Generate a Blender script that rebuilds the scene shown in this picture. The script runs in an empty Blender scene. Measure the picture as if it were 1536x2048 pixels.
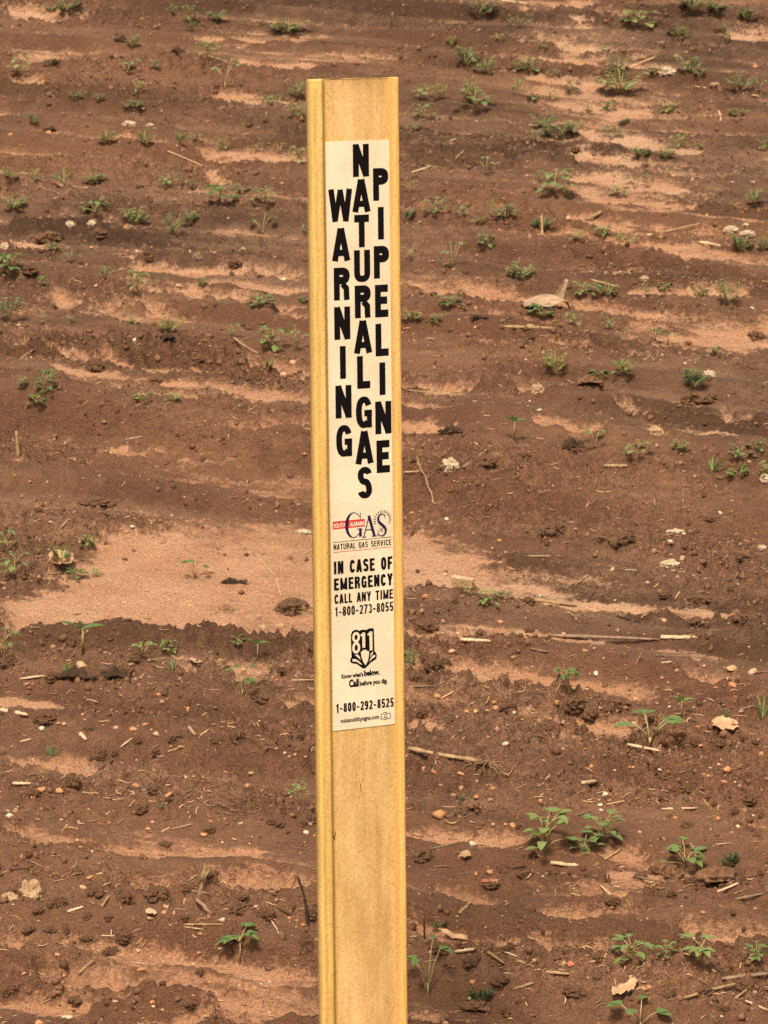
import bpy, bmesh, math, random
import numpy as np
from mathutils import Vector, Matrix
S = bpy.context.scene
COL = S.collection
R_ = math.radians
random.seed(7); RNG = np.random.default_rng(11)

# ------------------------------------------------------------------ camera, sky, sun, exposure
PITCH, HFOV2, CAMH, SLOPE = R_(11.5), R_(8.5), 1.9, math.tan(R_(8.0))
FPX = 1024/math.tan(HFOV2)
cam = bpy.data.cameras.new('camera'); cam.sensor_fit = 'VERTICAL'; cam.sensor_height = 24
cam.lens = 12/math.tan(HFOV2); cam.clip_start = .05; cam.clip_end = 2000
cam.dof.use_dof = True; cam.dof.focus_distance = 3.75; cam.dof.aperture_fstop = 23
camo = bpy.data.objects.new('camera', cam); COL.objects.link(camo)
camo.location = (0, 0, CAMH); camo.rotation_euler = (math.pi/2-PITCH, 0, 0); S.camera = camo

SUN_EL, SUN_AZ = R_(54), R_(193)      # azimuth measured from +Y (view direction) towards +X
w = bpy.data.worlds.new('World'); S.world = w; w.use_nodes = True
nt = w.node_tree; bg = nt.nodes['Background']
sky = nt.nodes.new('ShaderNodeTexSky'); sky.sky_type = 'NISHITA'; sky.sun_disc = False
sky.sun_elevation = SUN_EL; sky.sun_rotation = SUN_AZ; sky.dust_density = 4; sky.air_density = 1.2
hs = nt.nodes.new('ShaderNodeHueSaturation'); hs.inputs['Saturation'].default_value = .25
tint = nt.nodes.new('ShaderNodeMix'); tint.data_type = 'RGBA'; tint.blend_type = 'MULTIPLY'
tint.inputs['Factor'].default_value = 1; tint.inputs[7].default_value = (1, .90, .74, 1)
nt.links.new(sky.outputs[0], hs.inputs['Color']); nt.links.new(hs.outputs[0], tint.inputs[6])
nt.links.new(tint.outputs[2], bg.inputs[0]); bg.inputs[1].default_value = .11
sl = bpy.data.lights.new('sun', 'SUN'); sl.energy = 2.75; sl.angle = R_(11); sl.color = (1, .88, .68)
so = bpy.data.objects.new('sun', sl); COL.objects.link(so)
sd = Vector((math.sin(SUN_AZ)*math.cos(SUN_EL), math.cos(SUN_AZ)*math.cos(SUN_EL), math.sin(SUN_EL)))
so.rotation_euler = sd.to_track_quat('Z', 'Y').to_euler(); so.location = (-4, 3, 8)
S.view_settings.view_transform = 'Standard'; S.view_settings.look = 'None'
S.view_settings.exposure = .80; S.view_settings.gamma = 1
S.cycles.use_denoising = False

# ------------------------------------------------------------------ numeric helpers
CAM = np.array([0, 0, CAMH]); FW = np.array([0, math.cos(PITCH), -math.sin(PITCH)])
UP = np.array([0, math.sin(PITCH), math.cos(PITCH)])
def ray(px, py):
    px = np.asarray(px, float); py = np.asarray(py, float)
    return FW + ((px-768)/FPX)[..., None]*np.array([1., 0, 0]) + ((1024-py)/FPX)[..., None]*UP
def to_px(P):
    d = P-CAM; z = d@FW; z = np.where(z > .05, z, .05)
    return 768+FPX*d[..., 0]/z, 1024-FPX*(d@UP)/z
PERM = RNG.permutation(256); PERM = np.concatenate([PERM, PERM])
GRD = np.stack([np.cos(np.arange(256)*2.399), np.sin(np.arange(256)*2.399)], -1)
def perlin(x, y, seed=0):
    x = x+seed*17.31; y = y+seed*9.77
    xi = np.floor(x).astype(int); yi = np.floor(y).astype(int); xf = x-xi; yf = y-yi
    xi &= 255; yi &= 255
    u = xf*xf*xf*(xf*(xf*6-15)+10); v = yf*yf*yf*(yf*(yf*6-15)+10)
    def g(a, b, dx, dy):
        k = GRD[PERM[PERM[(xi+a) & 255]+((yi+b) & 255)]]; return k[..., 0]*dx+k[..., 1]*dy
    a = g(0, 0, xf, yf); b = g(1, 0, xf-1, yf); c = g(0, 1, xf, yf-1); d = g(1, 1, xf-1, yf-1)
    return (a+u*(b-a)+v*((c+u*(d-c))-(a+u*(b-a))))*1.5
def fbm(x, y, f, o, gain=.5, seed=0):
    r = 0; a = 1
    for i in range(o):
        r = r+a*perlin(x*f, y*f, seed+i*3); f *= 2.03; a *= gain
    return r
def sstep(a, b, x):
    t = np.clip((x-a)/(b-a), 0, 1); return t*t*(3-2*t)

def base_plane(y):
    return SLOPE*(y-np.clip(y-22, 0, None)*.5-np.clip(y-45, 0, None)*.5)
def plane_at(px, py):
    d = ray(px, py); t = CAMH/(SLOPE*d[..., 1]-d[..., 2]); return CAM+t[..., None]*d

# ------------------------------------------------------------------ what the water left: dry sand strokes (x0,y0,x1,y1,half thickness in photo pixels)
SAND_STROKES = [
 (1100,8,1190,10,9),(1080,36,1200,50,10),(1000,85,1240,108,10),(1060,116,1200,128,8),(1060,155,1210,170,9),(1060,178,1230,192,8),
 (1100,207,1320,228,10),(1135,265,1390,306,13),(1150,312,1330,332,9),(1165,356,1355,378,10),(1155,392,1370,412,11),(1440,70,1536,80,9),(1500,62,1540,70,10),
 (0,25,160,32,12),(20,112,180,122,7),(0,162,95,175,11),(390,78,630,88,7),(450,120,630,132,6),(430,195,550,207,11),(380,308,610,324,9),(380,345,470,370,9),(0,372,160,372,7),
 (0,495,140,510,11),(160,520,300,530,6),(260,545,640,566,7),(400,578,620,602,10),(260,590,510,614,9),(100,622,150,632,26),(265,640,330,655,26),(150,650,290,668,8),
 (0,748,70,750,9),(100,752,260,772,12),(90,796,260,814,12),(260,782,450,788,9),(290,815,640,855,11),(500,770,640,800,18),(540,655,600,665,12),(0,655,70,662,6),
 (800,580,1070,613,11),(1120,615,1290,637,11),(990,655,1130,678,14),(960,712,1010,732,16),(1120,715,1180,748,18),(1280,735,1360,757,14),(1150,440,1290,468,9),(1090,478,1470,514,11),
 (1210,545,1320,555,7),(1250,590,1536,600,7),(1330,690,1536,705,22),
 (790,823,930,848,14),(790,872,890,890,12),(790,915,900,922,10),(1000,850,1100,862,8),(1200,870,1290,888,10),(1380,858,1450,892,14),(1250,920,1450,938,9),(1070,927,1200,942,6),(1270,950,1370,960,6),(1400,900,1536,912,8),
 (0,1660,160,1684,14),(190,1700,400,1718,14),(330,1708,520,1702,8),(230,1770,420,1790,14),(400,1765,640,1792,22),(160,1892,410,1932,16),(390,1928,640,1962,18),(60,1972,390,1988,24),(430,2008,530,2022,26),
 (0,2000,180,2012,16),(340,2042,640,2046,20),(0,1918,60,1924,14),(0,1398,110,1402,11),(50,1418,340,1446,9),(70,1528,200,1542,12),(540,1404,640,1410,11),(0,1520,60,1530,7),
 (820,1668,1050,1684,10),(1200,1702,1350,1738,18),(1210,1740,1330,1752,13),(890,1788,970,1812,18),(1060,1832,1300,1846,13),(970,1884,1220,1898,16),(1350,1878,1536,1888,16),(1420,1918,1536,1950,20),(820,1848,900,1872,14),
 (820,1444,960,1462,7),(1130,1448,1280,1460,9),(1130,1480,1200,1492,10),(1310,1510,1536,1530,9),(1180,1590,1250,1606,8),(1330,1215,1450,1220,12),(1050,1195,1300,1212,9),(1480,1395,1536,1398,7),(1350,1355,1500,1372,9),(820,2030,900,2040,16)]
SAND_POLYS = [
 [(0,1195),(110,1165),(185,1105),(215,1070),(330,1058),(480,1036),(560,1042),(640,1060),(800,1060),(875,1068),(945,1092),(990,1112),(965,1130),(1010,1150),(1130,1182),(1090,1194),(960,1186),(880,1178),(800,1190),(720,1215),(660,1312),(560,1302),(480,1268),(330,1272),(200,1264),(100,1258),(0,1275)],
 [(800,1300),(900,1306),(1050,1333),(1180,1350),(1290,1372),(1330,1402),(1270,1408),(1150,1388),(1080,1381),(1020,1393),(900,1363),(800,1340)],
 [(1230,664),(1310,654),(1560,648),(1560,695),(1480,722),(1420,708),(1340,695)]]
# ridges of turned soil: x0,y0,x1,y1,half thickness, height (m)
RIDGES = [(0,1338,640,1335,28,.022),(0,1470,330,1478,40,.016),(330,1490,640,1505,34,.014),(0,1785,420,1805,48,.028),(420,1810,640,1850,44,.022),(820,1400,1160,1425,36,.018),
 (1150,1435,1536,1480,34,.014),(1150,1595,1536,1640,36,.018),(980,1765,1536,1795,46,.022),(820,1945,1536,1985,50,.028),(30,468,230,482,26,.024),(0,560,640,640,20,.014),
 (820,690,1200,770,22,.012),(1050,765,1536,800,26,.022),(820,1190,1150,1225,22,.012),(820,1345,900,1350,30,.014),(0,1590,640,1640,34,.014),(820,1640,1100,1690,30,.010),(0,1880,500,1900,22,.01),
 (0,590,300,640,22,.018),(0,700,400,760,26,.02),(820,380,1150,470,22,.02),(820,290,1100,330,22,.02),(0,410,640,440,18,.018),(0,290,640,320,16,.015),(0,240,640,262,14,.015),(0,140,640,165,12,.015),(820,560,1536,660,14,.012)]
def stroke_field(PX, PY, s):
    x0, y0, x1, y1, h = s[:5]
    t = np.clip((PX-x0)/(x1-x0), 0, 1); yl = y0+(y1-y0)*t
    ex = np.maximum(np.maximum(x0-PX, PX-x1), 0)
    end = np.clip(np.minimum(PX-x0, x1-PX)/(5*h), 0, 1)**.6
    return (1-np.abs(PY-yl)/(h*(.35+.65*end))-ex/(2.5*h))*min(1, .5+h/20)
def poly_sd(PX, PY, poly):
    P = np.array(poly, float); n = len(P); d = np.full(PX.shape, 1e9); ins = np.zeros(PX.shape, bool)
    for i in range(n):
        a, b = P[i], P[(i+1) % n]; e = b-a; wx, wy = PX-a[0], (PY-a[1])
        t = np.clip((wx*e[0]+wy*e[1])/(e@e), 0, 1)
        d = np.minimum(d, np.hypot((wx-t*e[0])*.5, wy-t*e[1]))
        c = (a[1] <= PY) != (b[1] <= PY)
        xx = a[0]+(PY-a[1])/(b[1]-a[1]+1e-9)*e[0]
        ins ^= c & (PX < xx)
    return np.where(ins, d, -d)

# ------------------------------------------------------------------ ground sheet
def axis(parts):
    out = []
    for a, b, n in parts: out.append(np.linspace(a, b, n, endpoint=False))
    return np.concatenate(out)
def grow(a, step, end, k=1.25):
    r = []; x = a
    while x < end: step *= k; x += step; r.append(x)
    return r
xr = axis([(0, .72, 240), (.72, 1.75, 230)]); xo = grow(1.75, .006, 90)
xp = np.concatenate([xr, [1.75], xo]); GX = np.concatenate([-xp[:0:-1], xp])
yf = 3.0*np.exp(np.arange(0, math.log(10.8/3.0), .00088))
GY = np.concatenate([[-y for y in reversed(grow(-2.97, .004, 30))], yf, grow(yf[-1], .012, 100)])
XX, YY = np.meshgrid(GX, GY)
CA, SA = math.cos(R_(17)), math.sin(R_(17))
U = XX*CA-YY*SA; V = XX*SA+YY*CA           # along / across the tillage marks
near = sstep(16, 11, YY)*sstep(2.0, 2.6, YY)*sstep(4, 2.2, np.abs(XX))
P0 = np.stack([XX, YY, base_plane(YY)], -1); PX, PY = to_px(P0)
front = (YY > 2.2) & (PX > -260) & (PX < 1800) & (PY > -140) & (PY < 2240)
# tillage steps: a short ragged face towards the viewer, then a long flat falling gently away
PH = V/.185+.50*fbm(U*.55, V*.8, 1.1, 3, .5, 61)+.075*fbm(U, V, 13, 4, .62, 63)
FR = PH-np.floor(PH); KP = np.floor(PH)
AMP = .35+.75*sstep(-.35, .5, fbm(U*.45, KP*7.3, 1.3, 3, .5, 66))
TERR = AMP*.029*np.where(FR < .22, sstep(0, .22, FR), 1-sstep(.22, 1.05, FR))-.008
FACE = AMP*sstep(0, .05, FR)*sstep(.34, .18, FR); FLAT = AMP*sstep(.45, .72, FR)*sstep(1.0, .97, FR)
def STREAK_(u_, v_): return fbm(u_*.9, v_*8, 1.5, 4, .6, 117)
m0 = np.full(XX.shape, -3.0); idx = np.where(front); px, py = PX[idx], PY[idx]
un, vn = U[idx], V[idx]
wob = fbm(un, vn, 9, 4, .55, 3)
px2 = px+wob*22; py2 = py+fbm(un*.6, vn, 16, 3, .5, 8)*6
f = np.full(px.shape, -3.0)
for s in SAND_STROKES: f = np.maximum(f, stroke_field(px2, py2, (*s[:4], s[4]*(1.3 if s[1] < 450 else 1.4 if s[1] > 1640 else 1.15))))
for p in SAND_POLYS: f = np.maximum(f, np.clip(poly_sd(px2, py2, p)/30, -3, .9)+.45*np.minimum(fbm(un*.7, vn*1.3, 6, 4, .6, 27)+.1, .25))
TRACK = [(1090,-40),(1200,-40),(1260,120),(1340,250),(1410,420),(1440,520),(1260,520),(1130,330),(1090,200),(1030,110)]
f = np.maximum(f, np.clip(poly_sd(px2, py2, TRACK)/60, -3, -.10)+.45*STREAK_(un, vn))
f = f+fbm(un*.5, vn, 22, 6, .68, 21)*.46
# strips left outside the picture follow the same marks
outp = fbm(U*.9, V*5.5, 1.0, 3, .5, 31)-.55
m0 = np.where(front, -3, outp*2.2)
m0[idx] = np.where((px < -60) | (px > 1600) | (py < -40) | (py > 2110), np.maximum(m0[idx], fbm(un*.9, vn*5.5, 1.0, 3, .5, 31)*2.2-1.2), f)
STREAK = fbm(U*.9, V*8, 1.5, 4, .6, 117)
m0 = m0-.35*FACE
m0 = np.maximum(m0, np.where(m0 > -2.9, np.clip(STREAK*1.1+FLAT*.95-1.0, -3, .36), m0))
SANDM = sstep(-.12, .42, m0)
SANDRAW = np.clip(m0, -1.5, 1.5)
soft = sstep(-.55, .55, m0)
ridge = np.zeros(px.shape)
for s in RIDGES: ridge = np.maximum(ridge, np.clip(stroke_field(px+wob*30, py+wob*10, (*s[:4], s[4])), 0, 1)*s[5]/min(1, .5+s[4]/20))
RID = np.zeros(XX.shape); RID[idx] = ridge
# the long bank that crosses the picture
ca, cb = plane_at(np.array([0., 1536.]), np.array([838., 985.]))
fa, fb = plane_at(np.array([0., 1536.]), np.array([965., 1085.]))
yc = ca[1]+(cb[1]-ca[1])*(XX-ca[0])/(cb[0]-ca[0])+.10*fbm(XX, YY*0, 2.2, 3, .5, 41)
yfo = fa[1]+(fb[1]-fa[1])*(XX-fa[0])/(fb[0]-fa[0])+.05*fbm(XX, YY*0, 2.6, 2, .5, 43)
bank = sstep(0, 1, (YY-yfo)/(yc-yfo))**1.5*(.075+.015*fbm(XX, YY*0, 5, 3, .6, 47))
bank = np.where(YY > yc, bank*np.exp(-np.clip(YY-yc, 0, None)/.55), bank)
bank *= near
clod = np.clip(.55+.9*fbm(U*.5, V*2.2, 2.2, 3, .5, 51), .12, 1.25)+RID*24*.6
clod = np.clip(clod, .12, 1.35)
lug = np.sin(2*math.pi*(V/.21+.55*fbm(U*.7, V, 1.3, 3, .5, 61)))
h = TERR+.014*fbm(U*.55, V*1.9, 2.4, 3, .5, 71)
rg = 1-np.abs(fbm(U*.6, V*1.2, 11, 3, .5, 81)); h = h+(rg-.75)*.006*clod
bil = np.abs(fbm(U*.85, V, 42, 3, .55, 87))
d1 = fbm(U*.8, V, 30, 3, .55, 91); d2 = fbm(U, V, 95, 3, .6, 97)
h = h+clod*(.0065*d1+.0062*d2+.0150*(bil-.25))+RID*(1+.25*d1)
sandlow = .35*(.014*fbm(U*.55, V*1.9, 2.4, 2, .5, 71))-.006+.0016*fbm(U, V, 60, 3, .6, 103)+.0012*d1+.003*fbm(U, V, 12, 2, .5, 105)
h = h*(1-soft)+sandlow*soft+.004*(1-soft)
ZZ = base_plane(YY)+h*near+bank
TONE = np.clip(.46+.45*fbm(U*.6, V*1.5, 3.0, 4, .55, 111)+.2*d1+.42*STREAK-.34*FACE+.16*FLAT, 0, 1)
RED = np.clip(.45+.6*sstep(5.4, 4.0, YY)+.8*fbm(U*.4, V*.8, 1.4, 3, .5, 121), 0, 1)

def hz(x, y):
    x = np.asarray(x, float); y = np.asarray(y, float)
    i = np.clip(np.searchsorted(GX, x)-1, 0, len(GX)-2); j = np.clip(np.searchsorted(GY, y)-1, 0, len(GY)-2)
    a = np.clip((x-GX[i])/(GX[i+1]-GX[i]), 0, 1); b = np.clip((y-GY[j])/(GY[j+1]-GY[j]), 0, 1)
    return (ZZ[j, i]*(1-a)+ZZ[j, i+1]*a)*(1-b)+(ZZ[j+1, i]*(1-a)+ZZ[j+1, i+1]*a)*b
def gsample(A, x, y):
    i = np.clip(np.searchsorted(GX, x)-1, 0, len(GX)-1); j = np.clip(np.searchsorted(GY, y)-1, 0, len(GY)-1); return A[j, i]
def at(px_, py_):
    """first point of the ground met by the line of sight through a photo pixel"""
    d = ray(px_, py_); t0 = CAMH/(SLOPE*d[1]-d[2])
    t = np.linspace(t0*.93, t0*1.04, 400); P = CAM+t[:, None]*d
    below = P[:, 2] < hz(P[:, 0], P[:, 1]); k = int(np.argmax(below)) if below.any() else 250
    p = P[k]; p[2] = float(hz(p[0], p[1])); return p
def mpp(p):                                   # metres per photo pixel at a point
    return float((p-CAM)@FW)/FPX

# ------------------------------------------------------------------ materials
def mat(name, rough=.8, spec=.3):
    m = bpy.data.materials.new(name); m.use_nodes = True; n = m.node_tree; b = n.nodes['Principled BSDF']
    b.inputs['Roughness'].default_value = rough; b.inputs['Specular IOR Level'].default_value = spec
    return m, n, b
def noise(n, scale, detail=4, rough=.6, stretch=None, coord='Object'):
    tc = n.nodes.new('ShaderNodeTexCoord'); tx = n.nodes.new('ShaderNodeTexNoise')
    tx.inputs['Scale'].default_value = scale; tx.inputs['Detail'].default_value = detail; tx.inputs['Roughness'].default_value = rough
    src = tc.outputs[coord]
    if stretch:
        mp = n.nodes.new('ShaderNodeMapping'); mp.inputs['Scale'].default_value = stretch; n.links.new(src, mp.inputs[0]); src = mp.outputs[0]
    n.links.new(src, tx.inputs['Vector']); return tx.outputs['Fac']
def ramp(n, fac, stops):
    r = n.nodes.new('ShaderNodeValToRGB'); e = r.color_ramp.elements
    while len(e) < len(stops): e.new(.5)
    for i, (p, c) in enumerate(stops): e[i].position = p; e[i].color = (*c, 1)
    n.links.new(fac, r.inputs[0]); return r.outputs[0]
def mix(n, fac, a, b, mode='MIX'):
    k = n.nodes.new('ShaderNodeMix'); k.data_type = 'RGBA'; k.blend_type = mode
    for s, v in ((k.inputs['Factor'], fac), (k.inputs[6], a), (k.inputs[7], b)):
        if isinstance(v, (int, float)): s.default_value = v
        elif isinstance(v, tuple): s.default_value = (*v, 1)
        else: n.links.new(v, s)
    return k.outputs[2]
def math_(n, op, a, b):
    k = n.nodes.new('ShaderNodeMath'); k.operation = op
    for s, v in ((k.inputs[0], a), (k.inputs[1], b)):
        if isinstance(v, (int, float)): s.default_value = v
        else: n.links.new(v, s)
    return k.outputs[0]
def bump(n, b, hgt, strength=.5, dist=.002):
    k = n.nodes.new('ShaderNodeBump'); k.inputs['Strength'].default_value = strength; k.inputs['Distance'].default_value = dist
    n.links.new(hgt, k.inputs['Height']); n.links.new(k.outputs[0], b.inputs['Normal'])
def attr(n, name):
    a = n.nodes.new('ShaderNodeAttribute'); a.attribute_name = name; return a.outputs['Fac']

SOIL_D, SOIL_L, SOIL_R = (.067, .0325, .0190), (.222, .122, .076), (.215, .097, .053)
gm, n, b = mat('field_soil', .82, .22)
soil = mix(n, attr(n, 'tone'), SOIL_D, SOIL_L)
soil = mix(n, math_(n, 'MULTIPLY', attr(n, 'red'), .55), soil, SOIL_R)
fine = noise(n, 330, 4, .7)
rgh = n.nodes.new('ShaderNodeMapRange'); rgh.inputs['From Min'].default_value = .15; rgh.inputs['From Max'].default_value = 1.1; rgh.inputs['To Min'].default_value = .3; rgh.inputs['To Max'].default_value = .95; n.links.new(attr(n, 'rough'), rgh.inputs['Value']); RG = rgh.outputs[0]
soil = mix(n, RG, soil, ramp(n, fine, [(.30, (.34, .32, .31)), (.5, (.95, .95, .95)), (.72, (1.75, 1.7, 1.62))]), 'MULTIPLY')
mid = noise(n, 85, 5, .72, (.55, 1, 1))
soil = mix(n, RG, soil, ramp(n, mid, [(.32, (.55, .52, .50)), (.5, (1, 1, 1)), (.70, (1.42, 1.40, 1.36))]), 'MULTIPLY')
speck = noise(n, 150, 3, .65)
soil = mix(n, ramp(n, speck, [(.62, (0, 0, 0)), (.72, (.5, .5, .5))]), soil, (.34, .20, .125))
sn = noise(n, 9, 5, .6)
sand = mix(n, ramp(n, sn, [(.38, (0, 0, 0)), (.66, (1, 1, 1))]), (.48, .263, .16), (.58, .36, .236))
sand = mix(n, math_(n, 'MULTIPLY', attr(n, 'red'), .6), sand, (.45, .21, .112))
damp = noise(n, 5.5, 6, .68, (.7, 1.3, 1))
sand = mix(n, ramp(n, damp, [(.53, (0, 0, 0)), (.72, (.6, .6, .6))]), sand, (.245, .125, .072))
vor = n.nodes.new('ShaderNodeTexVoronoi'); vor.inputs['Scale'].default_value = 260
tc = n.nodes.new('ShaderNodeTexCoord'); n.links.new(tc.outputs['Object'], vor.inputs['Vector'])
grain = ramp(n, vor.outputs['Distance'], [(0, (1.18, 1.17, 1.15)), (.55, (.95, .94, .93)), (.95, (.62, .58, .55))])
sand = mix(n, .8, sand, grain, 'MULTIPLY')
n1 = math_(n, 'SUBTRACT', noise(n, 110, 4, .75), .5); n2 = math_(n, 'SUBTRACT', noise(n, 26, 5, .7, (.6, 1, 1)), .5)
sfac = math_(n, 'ADD', attr(n, 'sand'), math_(n, 'ADD', math_(n, 'MULTIPLY', n1, 2.1), math_(n, 'MULTIPLY', n2, 1.5)))
mr = n.nodes.new('ShaderNodeMapRange'); mr.interpolation_type = 'SMOOTHSTEP'; mr.inputs['From Min'].default_value = -.32; mr.inputs['From Max'].default_value = .55; n.links.new(sfac, mr.inputs['Value'])
n.links.new(mix(n, math_(n, 'MULTIPLY', mr.outputs[0], .96), soil, sand), b.inputs['Base Color'])
hh = math_(n, 'ADD', math_(n, 'MULTIPLY', noise(n, 210, 5, .7), 1.3), math_(n, 'MULTIPLY', vor.outputs['Distance'], -.45))
bump(n, b, hh, 1.0, .006)

def simple(name, stops, scale=60, rough=.8, spec=.25, stretch=None, bscale=None, bdist=.001, rnd=0):
    m, n, b = mat(name, rough, spec)
    c = ramp(n, noise(n, scale, 4, .65, stretch), stops)
    if rnd:
        oi = n.nodes.new('ShaderNodeObjectInfo'); k = n.nodes.new('ShaderNodeHueSaturation')
        n.links.new(c, k.inputs['Color'])
        n.links.new(math_(n, 'ADD', math_(n, 'MULTIPLY', oi.outputs['Random'], rnd), 1-rnd/2), k.inputs['Value'])
        n.links.new(math_(n, 'ADD', math_(n, 'MULTIPLY', oi.outputs['Random'], -.014), .507), k.inputs['Hue']); c = k.outputs[0]
    n.links.new(c, b.inputs['Base Color'])
    if bscale: bump(n, b, noise(n, bscale, 4, .7, stretch), .7, bdist)
    return m
M = {}
M['cream'] = simple('cream_stone', [(.3, (.34, .19, .105)), (.7, (.55, .36, .215))], 90, .7, .3, None, 300, .0008, .3)
M['white'] = simple('white_stone', [(.3, (.44, .31, .20)), (.7, (.66, .53, .38))], 90, .7, .3, None, 300, .0008, .15)
M['orange'] = simple('orange_stone', [(.3, (.36, .145, .062)), (.7, (.53, .265, .13))], 90, .7, .3, None, 300, .0008, .35)
M['red'] = simple('red_stone', [(.3, (.32, .105, .055)), (.7, (.46, .195, .11))], 90, .7, .3, None, 300, .0008, .3)
M['straw'] = simple('dry_straw', [(.3, (.34, .20, .10)), (.7, (.52, .35, .19))], 120, .75, .2, (1, 1, .1), 260, .0008, .4)
M['pale'] = simple('bleached_stalk', [(.3, (.34, .225, .13)), (.7, (.54, .40, .265))], 120, .75, .2, (1, .2, 1), 260, .0008, .2)
M['tan'] = simple('tan_stalk', [(.3, (.185, .115, .060)), (.7, (.36, .235, .130))], 110, .8, .2, (1, .2, 1), 240, .001, .3)
M['grey'] = simple('weathered_stalk', [(.3, (.12, .075, .047)), (.7, (.27, .185, .125))], 110, .85, .15, (1, .2, 1), 240, .001, .3)
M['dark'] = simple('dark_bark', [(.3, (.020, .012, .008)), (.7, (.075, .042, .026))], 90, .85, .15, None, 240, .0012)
M['soilclod'] = simple('clod_soil', [(.3, (.082, .038, .021)), (.72, (.215, .112, .064))], 90, .85, .2, None, 230, .0025)
M['crumb'] = simple('crumb_soil', [(.3, (.085, .040, .022)), (.75, (.23, .12, .07))], 60, .88, .15)
M['root'] = simple('root_fibre', [(.3, (.12, .065, .035)), (.7, (.30, .185, .105))], 60, .85, .15)
M['cotton'] = simple('cotton_lint', [(.3, (.27, .175, .11)), (.62, (.56, .44, .32))], 120, .95, .05, None, 260, .002)
M['redclod'] = simple('red_clay', [(.3, (.24, .085, .05)), (.7, (.40, .19, .12))], 90, .85, .15, None, 260, .002)
M['lump'] = simple('crumbly_marl', [(.3, (.26, .155, .09)), (.7, (.47, .32, .20))], 70, .9, .1, None, 240, .003)
M['leafbrown'] = simple('dead_leaf', [(.3, (.32, .18, .10)), (.7, (.50, .32, .19))], 70, .8, .2, None, 200, .0008)
def leafmat(name, a, c, rnd=.4):
    m, n, b = mat(name, .55, .35)
    oi = n.nodes.new('ShaderNodeObjectInfo'); col = mix(n, noise(n, 40, 3, .6), a, c)
    k = n.nodes.new('ShaderNodeHueSaturation'); n.links.new(col, k.inputs['Color'])
    n.links.new(math_(n, 'ADD', math_(n, 'MULTIPLY', oi.outputs['Random'], rnd), 1-rnd*.5), k.inputs['Value'])
    n.links.new(math_(n, 'ADD', math_(n, 'MULTIPLY', oi.outputs['Random'], -.05), .515), k.inputs['Hue'])
    n.links.new(k.outputs[0], b.inputs['Base Color'])
    tr = n.nodes.new('ShaderNodeBsdfTranslucent'); n.links.new(k.outputs[0], tr.inputs[0])
    ms = n.nodes.new('ShaderNodeMixShader'); ms.inputs[0].default_value = .4
    n.links.new(b.outputs[0], ms.inputs[1]); n.links.new(tr.outputs[0], ms.inputs[2])
    n.links.new(ms.outputs[0], n.nodes['Material Output'].inputs[0]); return m
M['leaf'] = leafmat('seedling_leaf', (.115, .195, .060), (.205, .300, .105))
M['leafp'] = leafmat('pale_leaf', (.165, .235, .085), (.26, .335, .14))
M['leafy'] = leafmat('yellowing_leaf', (.19, .235, .07), (.29, .32, .11))
M['leafd'] = leafmat('dark_leaf', (.04, .085, .03), (.07, .13, .045))
M['stem'] = simple('seedling_stem', [(.3, (.24, .19, .075)), (.7, (.36, .28, .13))], 60, .6, .3)

# ------------------------------------------------------------------ object helpers
def tag(o, label=None, cat=None, group=None, kind=None):
    if label: o['label'] = label
    if cat: o['category'] = cat
    if group: o['group'] = group
    if kind: o['kind'] = kind
    return o
def mesh(name, verts, faces, m, smooth=True):
    me = bpy.data.meshes.new(name); me.from_pydata([tuple(v) for v in verts], [], [tuple(q) for q in faces])
    if smooth: me.polygons.foreach_set('use_smooth', [True]*len(me.polygons))
    if m: me.materials.append(m)
    me.update(); return me
def fast_mesh(name, V_, F_, m, smooth=True):
    me = bpy.data.meshes.new(name); k = F_.shape[1]; me.vertices.add(len(V_)); me.vertices.foreach_set('co', np.asarray(V_, np.float32).ravel())
    me.loops.add(F_.size); me.loops.foreach_set('vertex_index', F_.astype(np.int32).ravel())
    me.polygons.add(len(F_)); me.polygons.foreach_set('loop_start', np.arange(0, F_.size, k, dtype=np.int32))
    me.update(calc_edges=True)
    if smooth: me.polygons.foreach_set('use_smooth', np.ones(len(F_), bool))
    if m: me.materials.append(m)
    return me
def link(name, me, parent=None, loc=None):
    o = bpy.data.objects.new(name, me); COL.objects.link(o)
    if parent is not None: o.parent = parent
    if loc is not None: o.location = loc
    return o
def empty(name, loc):
    o = bpy.data.objects.new(name, None); o.empty_display_size = .05; COL.objects.link(o); o.location = loc; return o
def tube(path, rad, sides=7, squash=1.0, seed=0, rough=0):
    """verts, faces of a tube along 3-D points; rad one value per point"""
    rn = random.Random(seed); V_, F_ = [], []; path = [Vector(p) for p in path]
    for i, p in enumerate(path):
        t = (path[min(i+1, len(path)-1)]-path[max(i-1, 0)]).normalized()
        s = t.cross(Vector((0, 0, 1)));  s = s.normalized() if s.length > 1e-4 else Vector((1, 0, 0)); q = s.cross(t)
        for k in range(sides):
            a = 2*math.pi*k/sides; r = rad[i]*(1+rough*rn.uniform(-1, 1))
            V_.append(p+s*math.cos(a)*r+q*math.sin(a)*r*squash)
    for i in range(len(path)-1):
        for k in range(sides):
            a = i*sides+k; c = i*sides+(k+1) % sides; F_.append((a, c, c+sides, a+sides))
    F_.append(tuple(range(sides))[::-1]); F_.append(tuple(range((len(path)-1)*sides, len(path)*sides)))
    return V_, F_
def join(parts):
    V_, F_ = [], []
    for v, f_ in parts:
        o = len(V_); V_ += list(v); F_ += [tuple(i+o for i in q) for q in f_]
    return V_, F_
def ico(sub):
    bm = bmesh.new(); bmesh.ops.create_icosphere(bm, subdivisions=sub, radius=1)
    v = np.array([x.co[:] for x in bm.verts]); f_ = np.array([[x.index for x in q.verts] for q in bm.faces]); bm.free(); return v, f_
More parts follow.
